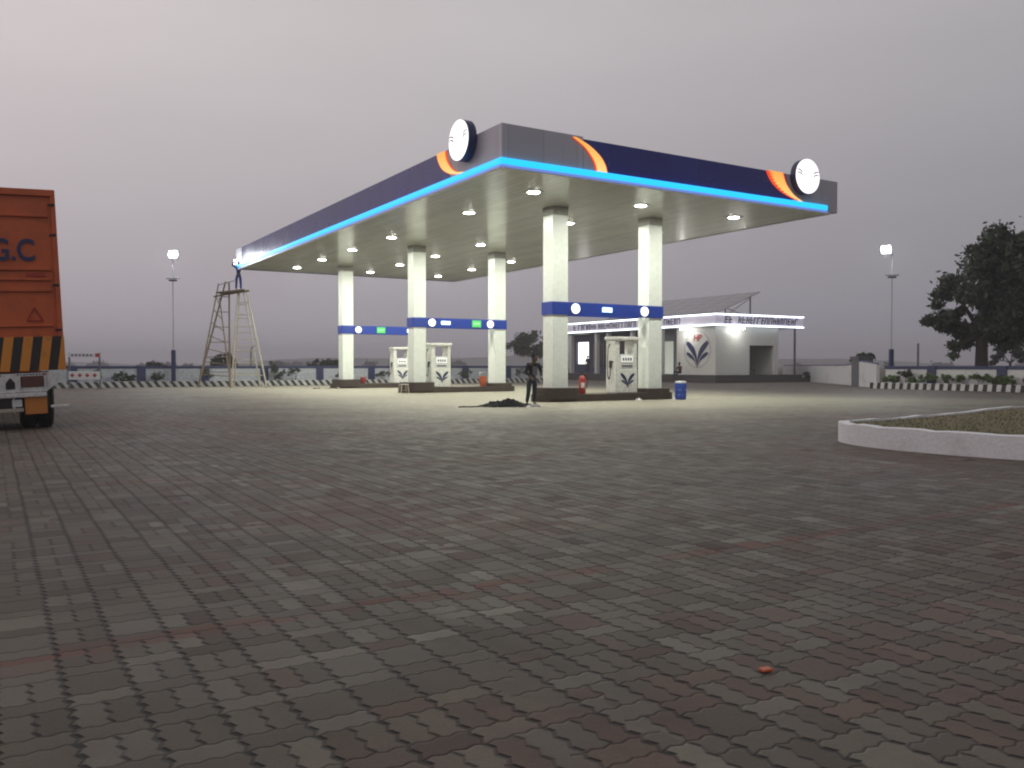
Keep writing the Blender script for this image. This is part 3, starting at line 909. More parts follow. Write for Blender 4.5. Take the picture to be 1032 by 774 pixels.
def person(root_loc, rz, label, pose, top, bottom, scale=1.0, sleeves=True):
    """pose: joint dictionary (metres, facing -y); body one continuous mesh with clothes as children"""
    p = {k: Vector(v) for k, v in pose.items()}
    r = empty('person', root_loc, rz, label, 'person'); r.scale = (scale,) * 3
    V4 = lambda k, rad: (*p[k], rad)
    ch = [[V4('hip', .105), V4('waist', .10), V4('chest', .125), V4('neck0', .07), V4('neck', .048), V4('head0', .055)]]
    n = 6
    ids = {'hip': 0, 'chest': 2}
    fingers = []
    for s, sd in (('l', -1), ('r', 1)):
        ch.append([ids['chest'], V4('sh' + s, .056), V4('el' + s, .040), V4('wr' + s, .026)]); w_id = n + 2; n += 3
        w = p['wr' + s]; d = (w - p['el' + s]).normalized()
        ax = d.cross(Vector((0, 1, 0)));
        ax = Vector((1, 0, 0)) if ax.length < .1 else ax.normalized()
        palm = w + d * .075
        ch.append([w_id, (*palm, .030)]); pid = n; n += 1
        fw = Vector((0, -1, 0))
        for f in range(4):
            off = ax * ((f - 1.5) * .019); ln = (.060, .072, .068, .052)[f]
            a = palm + off + d * .02; bb = a + d * ln * .55 + fw * .006; cc = bb + d * ln * .40 + fw * .022
            ch.append([pid, (*a, .010), (*bb, .0085), (*cc, .007)]); n += 3
        a = palm - d * .03 + fw * .03; bb = a + d * .035 + fw * .02
        ch.append([pid, (*a, .011), (*bb, .009)]); n += 2
        ch.append([ids['hip'], V4('th' + s, .085), V4('kn' + s, .058), V4('an' + s, .038)]); aid = n + 2; n += 3
        toe = p['an' + s] + Vector((.01 * sd, -.15, -.045))
        ch.append([aid, (*toe, .032)]); n += 1
    body = mesh_obj('body', skin_mesh(ch, 0, 2), 'skin', r)
    # head with a face joined into the same body mesh
    h = MB(); hc = p['head']
    h.ball(hc, .098, 3, (.80, .96, 1.20)); h.ball(hc + Vector((0, -.075, -.055)), .045, 2, (1, .8, .9))
    h.ball(hc + Vector((0, -.104, -.012)), .018, 2, (.8, 1, 1.5))
    for sx in (-1, 1): h.ball(hc + Vector((sx * .080, .005, -.005)), .024, 2, (.4, .7, 1.1))
    bm = h.bm; bm.from_mesh(body.data); me2 = bpy.data.meshes.new('body'); bm.to_mesh(me2); bm.free()
    for q in me2.polygons: q.use_smooth = True
    me2.materials.append(MT['skin']); body.data = me2
    b = MB(); b.ball(hc + Vector((0, .022, .030)), .103, 3, (.84, .95, 1.12))
    for sx in (-1, 1): pass
    b.build('hair', 'hair', r, smooth=True)
    b = MB()
    for sx in (-1, 1):
        b = MB(); b.ball(hc + Vector((sx * .032, -.088, .012)), .011, 2); b.build('eye', 'black', body)
    ch = [[V4('hip', .125), V4('waist', .122), V4('chest', .148), V4('neck0', .075)]]
    n = 4
    for s in 'lr':
        e_, w_ = p['el' + s], p['wr' + s]
        ch.append([2, V4('sh' + s, .074), (*e_, .056), (*(w_ - (w_ - e_) * .08), .042)])
    mesh_obj('jacket', skin_mesh(ch, 0, 2), top, r)
    ch = [[(*(p['hip'] + Vector((0, 0, .05))), .128), V4('hip', .130)]]
    for s in 'lr':
        ch.append([1, V4('th' + s, .102), V4('kn' + s, .075), (*(p['an' + s] + Vector((0, 0, .03))), .062)])
    mesh_obj('trousers', skin_mesh(ch, 1, 2), bottom, r)
    for s, sd in (('l', -1), ('r', 1)):
        b = MB(); a = p['an' + s]
        b.ball(a + Vector((.005 * sd, -.055, -.055)), .05, 2, (.95, 2.6, .72)); b.build('shoe', 'black', r, smooth=True)
    return r
stand = dict(hip=(0, 0, .92), waist=(0, 0, 1.06), chest=(0, -.01, 1.28), neck0=(0, 0, 1.42), neck=(0, -.005, 1.49), head0=(0, -.01, 1.55), head=(0, -.02, 1.60),
             shl=(-.19, 0, 1.39), ell=(-.25, .02, 1.12), wrl=(-.24, -.05, .88), shr=(.19, 0, 1.39), elr=(.25, .02, 1.12), wrr=(.24, -.06, .88),
             thl=(-.10, 0, .86), knl=(-.12, -.02, .49), anl=(-.13, .02, .09), thr=(.10, 0, .86), knr=(.12, -.02, .49), anr=(.14, .02, .09))
# man by the near plinth, head bowed, leaning a little, one leg forward
bow = dict(stand)
bow.update(waist=(0, -.03, 1.05), chest=(0, -.09, 1.26), neck0=(0, -.12, 1.39), neck=(0, -.15, 1.455), head0=(0, -.18, 1.50), head=(0, -.215, 1.535),
           shl=(-.19, -.10, 1.36), ell=(-.27, -.12, 1.10), wrl=(-.20, -.28, .95), shr=(.19, -.10, 1.36), elr=(.26, -.13, 1.10), wrr=(.17, -.30, .96),
           knl=(-.15, -.06, .49), anl=(-.19, -.02, .09), knr=(.13, .06, .49), anr=(.17, .20, .09))
MT['jacket_dark'] = cloth('jacket_dark', (.016, .015, .020)); MT['jeans'] = cloth('jeans', (.030, .040, .065))
MT['blue_overall'] = cloth('blue_overall', (.02, .035, .22)); MT['maroon'] = cloth('maroon', (.10, .03, .035)); MT['grey_cloth'] = cloth('grey_cloth', (.16, .17, .20))
person((.64, 27.25, .006), R(25), 'person in dark jacket and jeans standing with bowed head beside the nearest pillar', bow, 'jacket_dark', 'jeans', .99)
sh_ = bpy.data.objects['person']
b = MB(); b.box(-.085, .085, -.262, -.235, 1.0, 1.28, Matrix.Translation((0, .03, 0)), bev=.01); b.build('shirt_front', 'grey_cloth', sh_)

# ------------------------------------------------------------------ bamboo scaffold with fitter under the canopy's far left corner
sc0 = P(-1.5, CL + .35)          # just off the corner
def px(xp, Z): return (xp - 516) / 858.14 * Z
def zz(yp, Z): return 1.3 - (yp - 368.3) / 858.14 * Z
ZS = 50.4
scaf = empty('scaffold', (px(240, ZS), ZS, 0), 0, 'tall bamboo ladder scaffold with a plank on top, under the far left canopy corner', 'scaffold')
def SP(xp, yp, dy=0): return (px(xp, ZS + dy) - px(240, ZS), dy, max(.01, zz(yp, ZS + dy)))
def ladder(a0, a1, b0, b1, n, mat, r=.045, rr=.025):
    lo = empty('ladder', (0, 0, 0)); lo.parent = scaf
    for p0, p1 in ((a0, a1), (b0, b1)):
        b = MB(); b.tube(p0, p1, r, r * .8, 8); b.build('rail', mat, lo)
    for i in range(1, n):
        k = i / n
        q0 = Vector(a0).lerp(Vector(a1), k); q1 = Vector(b0).lerp(Vector(b1), k)
        b = MB(); b.tube(q0, q1, rr, seg=6); b.build('rung', mat, lo)
def ground_pt(xp, dy): return (px(xp, ZS + dy) - px(240, ZS), dy, .01)
ladder(ground_pt(200, -.9), SP(221, 286, -.1), ground_pt(232.5, -.9), SP(221.8, 300, -.1), 8, 'bamboo')
ladder(ground_pt(199.5, .8), SP(228, 284, .2), ground_pt(231.5, .9), SP(231.5, 284, .2), 7, 'bamboo', .06)
ladder(ground_pt(233.2, -.7), SP(240.5, 293, -.15), ground_pt(268.8, -.7), SP(249.0, 293, -.15), 8, 'pale_bamboo', .05)
ladder(ground_pt(236, 1.0), SP(242, 293, .2), ground_pt(262, 1.0), SP(246, 293, .2), 7, 'pale_bamboo')
b = MB(); b.tube(SP(216, 299, -.28), SP(251.5, 293, -.28), .055, seg=8); b.tube(SP(216, 299, .3), SP(251.5, 293, .3), .055, seg=8); b.build('bearer', 'bamboo', scaf)
b = MB()
b.box(px(223, ZS) - px(240, ZS), px(251, ZS) - px(240, ZS), -.85, .26, -.03, .03, Matrix.Translation((0, 0, zz(294.3, ZS))) @ Matrix.Rotation(R(-6), 4, 'Y'))
b.build('plank', 'bamboo', scaf)
b = MB(); b.tube(SP(222, 287, .0), SP(237, 283, .0), .03); b.build('guard_rail', 'pale_bamboo', scaf)
reach = dict(stand)
reach.update(ell=(-.36, -.10, 1.46), wrl=(-.24, -.26, 1.66), elr=(.34, -.10, 1.50), wrr=(.20, -.24, 1.74), shl=(-.19, 0, 1.42), shr=(.19, 0, 1.42))
zp = zz(294.3, ZS) + .04
person((px(241.0, ZS - .55), ZS - .55, zp - .02), R(25), 'person in blue overalls on top of the scaffold reaching up to the canopy edge', reach, 'blue_overall', 'blue_overall', 1.0)
# lit end cap of the strip where he works
wc = P(-.16, CL - .22, HS + .38)
wl_ = empty('work_lamp', wc, YAW, 'small bright white lamp fixed on the far left canopy corner', 'lamp')
b = MB(); b.box(-.08, .02, -.16, .16, -.16, .16, bev=.02); b.build('lamp_body', 'white_plastic', wl_)
b = MB(); b.box(-.10, -.081, -.13, .13, -.13, .13); b.box(-.06, .0, -.18, -.161, -.12, .12); b.build('lamp_face', 'flood_white', wl_)
lamp('POINT', 2.5, (-.35, -.3, .05), wl_, (.9, .95, 1), .1)

# ------------------------------------------------------------------ high masts with lit floodlights
def mast(loc, h, label, leanlight):
    m = empty('light_mast', loc, 0, label, 'light mast', 'floodlight masts at the edge of the forecourt')
    b = MB(); b.box(-.11, .11, -.11, .11, -.02, 2.25, bev=.02); b.build('base_post', 'navy', m)
    b = MB(); b.tube((0, 0, 2.2), (0, 0, h - .25), .034, .024, 10); b.build('pole', 'steel', m)
    b = MB(); b.tube((-.40, 0, h - 1.45), (.40, 0, h - 1.45), .03); b.box(-.22, .22, -.1, .1, h - 1.62, h - 1.52); b.build('bracket', 'black', m)
    fl = empty('floodlight', (leanlight, -.1, h)); fl.parent = m
    b = MB(); b.box(-.30, .30, .02, .14, -.24, .24, Matrix.Rotation(R(-20), 4, 'X'), bev=.02); b.build('lamp_housing', 'grey_steel', fl)
    b = MB(); [b.box(cx_ - .12, cx_ + .12, -.06, .0, cz_ - .10, cz_ + .10, bev=.03) for cx_, cz_ in ((-.14, .12), (.14, .14), (-.13, -.11), (.13, -.10))]; b.box(-.30, .30, -.04, -.01, -.05, .05, bev=.01); b.build('lamp_glass', 'flood_white', fl)
    b = MB(); b.tube((-leanlight, .05, -.3), (0, .1, 0), .03); b.build('lamp_arm', 'black', fl)
    l = lamp('AREA', 380, (0, -.14, -.02), fl, (.90, .95, 1), .5, (R(-52), 0, 0))
    return m
mast((px(175, 52.5), 52.5, 0), 8.1, 'tall thin mast with glowing floodlight in front of the back wall, left of the scaffold', .08)
mast((px(898, 49.6), 49.6, 0), 8.0, 'tall thin mast with glowing floodlight beside the side wall gate', -.42)

# ------------------------------------------------------------------ boundary walls, posts, kerbs
def wall_run(p0, p1, label, h=1.02, cap=1.27, posts=3.75, first=0.0, mat='wall_plaster', capm='navy'):
    p0, p1 = Vector(p0), Vector(p1); d = p1 - p0; L = d.length
    w = empty('boundary_wall', p0, math.atan2(d.y, d.x), label, 'wall')
    b = MB(); b.box(0, L, -.09, .09, -.03, h + .08); b.build('wall_panel', mat, w)
    b = MB(); b.box(-.05, L + .05, -.11, .11, h + .085, cap, bev=.01); b.build('coping', capm, w)
    x = first
    while x < L:
        b = MB(); b.box(x - .25, x + .25, -.17, .17, -.02, cap + .01, bev=.01); b.build('post', capm, w)
        x += posts
    return w
wall_run(P(-34.65, 35.5), P(24.7, 35.5), 'long white back wall with navy posts and navy coping behind the canopy', first=.0)
wall_run(P(24.9, 35.5), P(24.9, 58), 'short stretch of white wall running back behind the scrub, next to the office', first=1)
wall_run(P(31, -14.0), P(31, 9.3), 'white side wall with navy posts behind the right hand planting strip', h=1.0, first=.95 + .8, mat='white_wash')
def kerb(p0, p1, label, h=.34):
    p0, p1 = Vector(p0), Vector(p1); d = p1 - p0
    k = MB(); k.box(0, d.length, -.09, .09, -.01, h, bev=.02)
    o = k.build('painted_kerb', 'kerb_stripes', None, p0, math.atan2(d.y, d.x)); tag(o, label, 'kerb'); return o
kerb(P(-36, 33.6), P(24, 33.6), 'low kerb painted in slanted black and white stripes along the back planting strip')
MT['kerb_side'] = stripe_mat('kerb_side', .46, .12, (.62, .62, .60), (.022, .022, .024))
ko_ = kerb(P(30.0, -12), P(30.0, 9.6), 'low kerb painted in black and white stripes along the side planting strip')
ko_.data.materials[0] = MT['kerb_side']
for nm, (a, b_, c, d_) in (('planting_bed', ((-36, 33.7), (24, 33.7), (24, 35.4), (-36, 35.4))), ('planting_bed', ((30.1, -12), (30.9, -12), (30.9, 9.5), (30.1, 9.5)))):
    q = MB(); q.prism([tuple(P(*v).xy) for v in (a, b_, c, d_)], .0, .24); tag(q.build(nm, 'soil'), kind='structure')
# gate pillar, curved wall and white wall beyond
gp = empty('gate_pillar', (21.75, 53.0, 0), R(15), 'dark grey square gate pillar set in the white wall', 'gate pillar')
b = MB(); b.box(-.48, .48, -.35, .35, -.02, 1.75, bev=.02); b.build('shaft', 'grey_steel', gp)
b = MB(); b.box(-.55, .55, -.42, .42, 1.752, 1.86, bev=.015); b.build('capstone', 'grey_steel', gp)
def shaped_wall(p0, p1, prof, label, mat='white_wash'):
    p0, p1 = Vector(p0), Vector(p1); d = p1 - p0; L = d.length
    poly = [(0, -.03), (L, -.03)] + [(u * L, z) for u, z in prof[::-1]]
    w = empty('boundary_wall', p0, math.atan2(d.y, d.x), label, 'wall')
    b = MB(); b.prism(poly, -.09, .09, 'xz'); b.build('wall_panel', mat, w)
    b = MB(); b.path([(u * L, 0, z + .04) for u, z in prof], .055, 8); b.build('coping', 'navy', w)
    return w
shaped_wall((22.3, 53.3, 0), (24.9, 78, 0), [(0, 1.72), (.04, 1.70), (.09, 1.55), (.14, 1.32), (.2, 1.27), (1, 1.27)], 'white wall with curved up end between the office and the gate pillar')
shaped_wall((21.45, 49.9, 0), (21.5, 52.6, 0), [(0, 1.35), (.5, 1.45), (1, 1.55)], 'short white wall between the gate pillar and the light mast')

# ------------------------------------------------------------------ foliage
def leaf_cloud(b, centers, n, size, seed=0, squash=.85):
    rnd = random.Random(seed)
    tot = sum(r ** 2.2 for *_, r in centers)
    for (x, y, z, r) in centers:
        # sub-clumps inside each lobe make light and dark masses
        subs = []
        for _ in range(max(4, int(9 * r))):
            d = Vector((rnd.gauss(0, 1), rnd.gauss(0, 1), rnd.gauss(0, 1))).normalized() * r * rnd.uniform(.35, 1.0)
            subs.append((Vector((x, y, z)) + Vector((d.x, d.y, d.z * squash)), r * rnd.uniform(.22, .45)))
        m = int(n * r ** 2.2 / tot)
        for _ in range(m):
            c, rr = rnd.choice(subs)
            d = Vector((rnd.gauss(0, 1), rnd.gauss(0, 1), rnd.gauss(0, .8))) * rr * .55
            p = c + d
            if p.z < .15: p.z = .15 + rnd.random() * .2
            s = size * rnd.uniform(.5, 1.3)
            a = Vector((rnd.gauss(0, 1), rnd.gauss(0, 1), rnd.gauss(0, .7))).normalized()
            u = a.orthogonal().normalized(); w = a.cross(u)
            an = rnd.uniform(0, 6.28); u2 = u * math.cos(an) + w * math.sin(an); w2 = a.cross(u2)
            vs = [b.bm.verts.new(p + u2 * s), b.bm.verts.new(p + w2 * s * .45), b.bm.verts.new(p - u2 * s), b.bm.verts.new(p - w2 * s * .45)]
            b.bm.faces.new(vs)
def limb(b, pts, r0, r1, seg=9):
    n = len(pts) - 1
    for i in range(n):
        ra = r0 + (r1 - r0) * i / n; rb = r0 + (r1 - r0) * (i + 1) / n
        b.tube(pts[i], pts[i + 1], ra, rb, seg, cap=True)
        b.ball(pts[i + 1], rb * .98, 1)
def tree(loc, centers, n, size, label, trunk_top, r0=.3, leaf='leaf_dark', name='tree', group=None, seed=1, lean=(0, 0)):
    t = empty(name, loc, 0, label, 'tree', group)
    rnd = random.Random(seed)
    b = MB()
    tp = Vector((lean[0], lean[1], trunk_top))
    limb(b, [Vector((0, 0, -.05)), Vector((lean[0] * .3, lean[1] * .3, trunk_top * .45)), tp], r0, r0 * .75, 12)
    for (x, y, z, r) in centers:
        c = Vector((x, y, z))
        mid = tp.lerp(c, .5) + Vector((rnd.uniform(-.2, .2), rnd.uniform(-.2, .2), rnd.uniform(0, .3))) * r
        limb(b, [tp, mid, c], r0 * .42, r0 * .10, 7)
        for _ in range(5):
            e = c + Vector((rnd.gauss(0, .5), rnd.gauss(0, .5), rnd.gauss(.1, .4))) * r
            limb(b, [c, c.lerp(e, .5) + Vector((0, 0, .05)), e], r0 * .10, r0 * .03, 5)
    b.build('trunk', 'bark', t, smooth=True)
    b = MB(); leaf_cloud(b, centers, n, size, seed); b.build('crown', leaf, t, recalc=False)
    return t
TZ = 45.4
def tc(xp, yp, rp, dy=0): return (px(xp, TZ) - px(989, TZ), dy, zz(yp, TZ), rp * TZ / 858)
ctr = [tc(1008, 250, 27, .3), tc(984, 262, 20, -.6), tc(1030, 262, 27, .5), tc(963, 290, 19, .3), tc(943, 320, 15, -.2), tc(985, 292, 27, -1.0), tc(1012, 300, 32, .8),
       tc(1042, 292, 30, -.3), tc(965, 325, 17, .5), tc(1000, 330, 25, -.4), tc(1035, 328, 24, .4), tc(962, 352, 9, 0), tc(1060, 315, 26, 0), tc(985, 345, 14, .8), tc(1010, 270, 26, -1.4), tc(1025, 340, 14, 1.2)]
tree((px(989, TZ), TZ, 0), ctr, 44000, .17, 'big dark broadleaf tree standing behind the side wall at the right edge', 3.0, .36, seed=3)
# smaller trees and scrub beyond the back wall (far off, dim in the haze)
def far_tree(xp, yt, wpx, Z, label, seed, n=2600, leaf='leaf_far'):
    x = px(xp, Z); h = zz(yt, Z); w = wpx * Z / 858 / 2
    rnd = random.Random(seed)
    cs = []
    for i in range(6):
        u = rnd.uniform(-.75, .75)
        r = w * rnd.uniform(.32, .48)
        cs.append((u * w, rnd.uniform(-.4, .4) * w, max(r * .6, (h - r * .9) * (1 - .35 * abs(u)) * rnd.uniform(.72, 1)), r))
    return tree((x, Z, 0), cs, n, .16, label, h * .4, .14, leaf, group=None, seed=seed)
far_tree(158, 361.5, 24, 80, 'low bushy tree beyond the back wall, left of the left light mast', 21)
far_tree(224, 354.5, 34, 80, 'rounded bushy tree beyond the back wall, seen through the scaffold legs', 22)
far_tree(328, 357.5, 32, 84, 'low dark tree beyond the back wall, left of the leftmost pillar', 23)
far_tree(871, 351, 24, 62, 'small leafy tree rising right behind the gate pillar', 24, 1500)
far_tree(537, 328, 50, 78, 'windswept dark tree left of the nearest pillar, by the office end', 25, 5200, 'leaf_dark')
far_tree(1018, 340, 34, 75, 'distant tree behind the big one, near the right edge of the side wall', 26)
# far off treeline
b = MB(); rnd = random.Random(5)
cs = []
for i in range(70):
    x = rnd.uniform(-420, 420); y = rnd.uniform(380, 520)
    cs.append((x, y, rnd.uniform(.5, 1.5), rnd.uniform(2.0, 4.2)))
leaf_cloud(b, cs, 26000, 1.0, 9, .5)
tag(b.build('far_treeline', 'leaf_far', recalc=False), kind='stuff')

def shrub(loc, h, w, label, seed, leaf='leaf_green', group=None, n=420):
    t = empty('shrub', loc, 0, label, 'shrub', group)
    rnd = random.Random(seed)
    b = MB()
    for _ in range(5):
        e = Vector((rnd.uniform(-.6, .6) * w, rnd.uniform(-.5, .5) * w, h * rnd.uniform(.6, .9)))
        b.tube((0, 0, 0), e, .012, .006, 5)
    b.build('stem', 'bark', t)
    cs = [(rnd.uniform(-.5, .5) * w, rnd.uniform(-.4, .4) * w, h * rnd.uniform(.5, .8), w * rnd.uniform(.3, .5)) for _ in range(4)]
    b = MB()
    leaf_cloud(b, cs, n, .05, seed); b.build('leaves', leaf, t, recalc=False)
    return t
# right strip: a row of look-alike young shrubs (px 905 .. 1032)
rg = 'young green shrubs in the side planting strip'
def ordinal(i): return ['first', 'second', 'third', 'fourth', 'fifth', 'sixth', 'seventh', 'eighth', 'ninth', 'tenth', 'eleventh', 'twelfth', 'thirteenth', 'fourteenth'][i]
for i in range(11):
    t_ = 8.6 - i * .82
    h = (.55, .95, .45, .6, .55, .6, .7, .5, .55, .7, .5)[i]
    lb = f'green shrub in the side planting strip, {ordinal(i)} from the light mast'
    if i == 1: lb = 'tallest shrub of the side planting strip, with a dark rounded top, near the light mast'
    shrub(P(30.5 + random.uniform(-.1, .1), t_, .23), h, .62, lb, 40 + i, 'leaf_dark' if i == 1 else 'leaf_green', rg, 1300)
bgp = 'dim shrubs in the back planting strip'
lft = [(97, .9, .5), (122, .55, .6), (133, .6, .5), (158, .6, .7), (205, .8, .55), (277, 1.55, .5), (284, .75, .6), (297, 1.0, .6), (345, .6, .5), (386, .7, .6), (470, .75, .6), (524, .8, .6)]
lbs = ['dark rounded shrub beside the white barrier boards', 'low dim shrub in the back strip, just right of the barrier boards', 'low shrub in the back strip next to the second navy wall post',
       'wide low shrub in the back strip left of the light mast', 'shrub at the foot of the wall post beneath the scaffold', 'tall spindly shrub right of the scaffold with a round tuft on top',
       'leafy shrub at the foot of the spindly one by the scaffold', 'dark dome shaped shrub between the scaffold and the leftmost pillar', 'shrub hidden partly by the leftmost pillar', 'shrub behind the farthest dispenser', 'dim shrub between the two middle pillars', 'dim shrub behind the person by the nearest pillar']
for i, ((xp, h, w), lb) in enumerate(zip(lft, lbs)):
    # the point of the strip t = 34.6 seen at this column
    k = (xp - 516) / 858.14
    o_ = P(0, 34.6)
    s_ = (k * o_.y - o_.x) / (EZ.x - k * EZ.y)
    shrub(P(s_, 34.6, .22), h, w * 1.25, lb, 70 + i, 'leaf_dark', bgp, 900)

# ------------------------------------------------------------------ distant bent pole beyond wall
b = MB(); Zq = 75
b.path([(px(253, Zq), Zq, 0), (px(253, Zq), Zq, zz(354, Zq)), (px(254, Zq), Zq, zz(350.5, Zq)), (px(257, Zq), Zq, zz(348.5, Zq))], .06)
tag(b.build('lamp_post', 'grey_steel'), 'thin bent pole beyond the back wall, right of the scaffold', 'pole')
b = MB(); Zq = 62; b.tube((px(925, Zq), Zq, 0), (px(925, Zq), Zq, zz(346, Zq)), .07)
tag(b.build('utility_pole', 'grey_steel'), 'thin short pole beyond the side wall, between light mast and big tree', 'pole')

# ------------------------------------------------------------------ office building
KO = Vector((15.3, 64.0, 0))
kk = empty('office_building', KO, YAW, 'low white station office with lettered fascia outlined in white light strips', 'building')
def kb(nm, mat, *a, par=kk, bev=0):
    b = MB(); b.box(*a, bev=bev); return b.build(nm, mat, par)
PZ = .58
kb('plinth', 'dark_concrete', -.9, 8.6, -.9, 22.5, -.02, PZ, bev=.02)
kb('step', 'dark_concrete', -1.3, 9.0, -1.3, 22.5, -.02, PZ * .5)
kb('wall', 'white_paint', 0, .22, 0, 4.25, PZ, 4.27)                       # emblem wall
kb('wall', 'white_paint', .222, 3.6, 0, .22, PZ, 4.27)                     # side wall, left of opening
kb('wall', 'white_paint', 3.602, 6.3, .0, .22, 2.86, 4.27)
kb('wall', 'white_paint', 6.302, 6.8, 0, .22, PZ, 4.27)
kb('wall', 'concrete', 3.4, 6.8, 2.6, 2.8, PZ, 4.27)                     # back of the recess
kb('wall', 'concrete', 3.38, 3.6, .222, 2.6, PZ, 4.27); kb('wall', 'white_paint', 6.58, 6.8, .222, 22.3, PZ, 4.27)
kb('wall', 'wall_plaster', .222, 2.5, 4.03, 4.25, PZ, 4.27)
# veranda back wall with openings
kb('wall', 'wall_plaster', 2.5, 2.7, 4.25, 7.35, PZ, 4.27)
kb('wall', 'grey_steel', 2.5, 2.7, 8.85, 12.0, PZ, 4.27)
kb('wall', 'navy', 2.5, 2.7, 12.002, 19.3, PZ, 4.27); kb('wall', 'navy', 2.5, 2.7, 21.3, 22.4, PZ, 4.27)
kb('wall', 'navy', 2.5, 2.7, 19.302, 21.298, PZ, 1.45); kb('wall', 'navy', 2.5, 2.7, 19.302, 21.298, 3.55, 4.27)
kb('wall', 'grey_panel', 2.5, 2.7, 7.352, 8.848, 3.35, 4.27)
kb('lit_doorway', 'room_dim', 2.75, 2.8, 7.35, 8.85, PZ, 3.35)
kb('lit_window', 'room_lit', 2.75, 2.8, 19.3, 21.3, 1.45, 3.55)
for y in (18.8, 14.9, 13.2, 9.9, 6.2):
    kb('column', 'white_paint', .0, .34, y - .17, y + .17, PZ, 4.27, bev=.02)
dr = kb('door_frame', 'steel', 2.44, 2.498, 7.2, 7.34, PZ, 3.4); kb('door_frame', 'steel', 2.44, 2.498, 8.86, 9.0, PZ, 3.4)
for y0, y1 in ((9.4, 11.6), (12.6, 14.6), (15.4, 18.4)):
    w_ = kb('window', 'glass_dark', 2.46, 2.49, y0, y1, 1.2, 3.4)
    f_ = MB(); f_.box(2.43, 2.458, y0 - .06, y0, 1.14, 3.46); f_.box(2.43, 2.458, y1, y1 + .06, 1.14, 3.46); f_.box(2.43, 2.458, (y0 + y1) / 2 - .03, (y0 + y1) / 2 + .03, 1.14, 3.46); f_.build('window_frame', 'steel', w_)
kb('ceiling', 'white_paint', -.1, 9.1, -.1, 22.4, 4.272, 4.36)
kb('roof', 'concrete', -.1, 9.1, -.1, 22.4, 4.95, 5.02)
# fascia band
kb('fascia', 'fascia_pale', -.34, -.12, -.34, 22.5, 4.36, 5.12); kb('fascia', 'fascia_pale', -.118, 9.3, -.34, -.12, 4.36, 5.12)
kb('fascia', 'fascia_pale', 9.08, 9.3, -.118, 22.5, 4.36, 5.12)
kb('soffit_edge', 'navy', -.33, -.0, -.0, 22.4, 4.275, 4.355)
b = MB()
for z in (4.30, 5.125):
    b.box(-.40, -.345, -.40, 22.5, z, z + .07); b.box(-.344, 9.35, -.40, -.345, z, z + .07)
b.build('light_strip', 'led_white', kk)
# rows of dark blue letters, too blurred to read in the photo: letter-like strokes
def letters(par, x0, x1, M, h, seed):
    rnd = random.Random(seed); b = MB(); x = x0
    while x < x1:
        if rnd.random() < .12: x += h * .55; continue
        w = h * rnd.uniform(.45, .75); st = h * .16
        k = rnd.randint(0, 4)
        b.box(x, x + st, 0, .02, -h / 2, h / 2, M)
        if k in (0, 2, 3): b.box(x + st, x + w, 0, .02, h / 2 - st, h / 2, M)
        if k in (1, 2, 4): b.box(x + st, x + w, 0, .02, -st / 2, st / 2, M)
        if k in (1, 3): b.box(x + w - st, x + w, 0, .02, -h / 2, h / 2 - st, M)
        if k in (2, 4): b.box(x + st, x + w, 0, .02, -h / 2, -h / 2 + st, M)
        x += w + h * .22
    return b.build('lettering', 'letter_blue', par)
letters(kk, .6, 8.6, Matrix.Translation((0, -.364, 4.76)) @ Matrix(((1, 0, .25, 0), (0, 1, 0, 0), (0, 0, 1, 0), (0, 0, 0, 1))), .52, 3)
LM = Matrix.Translation((-.364, 0, 4.78)) @ Matrix.Rotation(R(-90), 4, 'Z')
letters(kk, -17.8, -8.2, LM, .50, 5); letters(kk, -5.4, -3.8, LM, .50, 6)
# emblem on the wall (x = 0 face looks along -x)
em = empty('wall_emblem', (-.004, 1.95, 2.55)); em.parent = kk; em.rotation_euler = (0, 0, R(-90))
b = MB()
for r_, th in ((1.42, .03),):
    n = 48
    for i in range(n):
        a0, a1 = 2 * PI * i / n, 2 * PI * (i + 1) / n
        b.prism([(r_ * math.cos(a0), r_ * math.sin(a0)), (r_ * math.cos(a1), r_ * math.sin(a1)), ((r_ - th) * math.cos(a1), (r_ - th) * math.sin(a1)), ((r_ - th) * math.cos(a0), (r_ - th) * math.sin(a0))], -.012, -.006, 'xz')
b.build('ring', 'grey_steel', em)
b = MB()
for sd in (-1, 1):
    b.prism([(x, z - .35) for x, z in petal_poly(1.65, sd, 0)], -.012, -.006, 'xz')
    b.prism([(x, z - .45) for x, z in petal_poly(1.60, sd, 1)], -.018, -.013, 'xz')
b.build('petals', 'navy_petal', em)
text(em, 'HP', .72, Matrix.Translation((0, -.020, .86)) @ FACE, 'red_ink', 'emblem_letters', shear=.15)
# porch post
kb('porch_post', 'grey_steel', 8.62, 8.74, -.1, .02, PZ, 4.27)
# lit lamps under the fascia
for (x, y), pw in (((-.75, 2.9), 45), ((2.05, -.75), 40)):
    q = empty('wall_lamp', (x, y, 4.15)); q.parent = kk
    b = MB(); b.box(-.12, .12, -.12, .12, -.02, .10, bev=.02); b.build('lamp_case', 'grey_steel', q)
    b = MB(); b.tube((0, 0, -.09), (0, 0, -.022), .13, .13, 16); b.build('lamp_lens', 'lamp_white', q)
    lamp('POINT', pw, (0, 0, -.20), q, (1, .98, .94), .1)
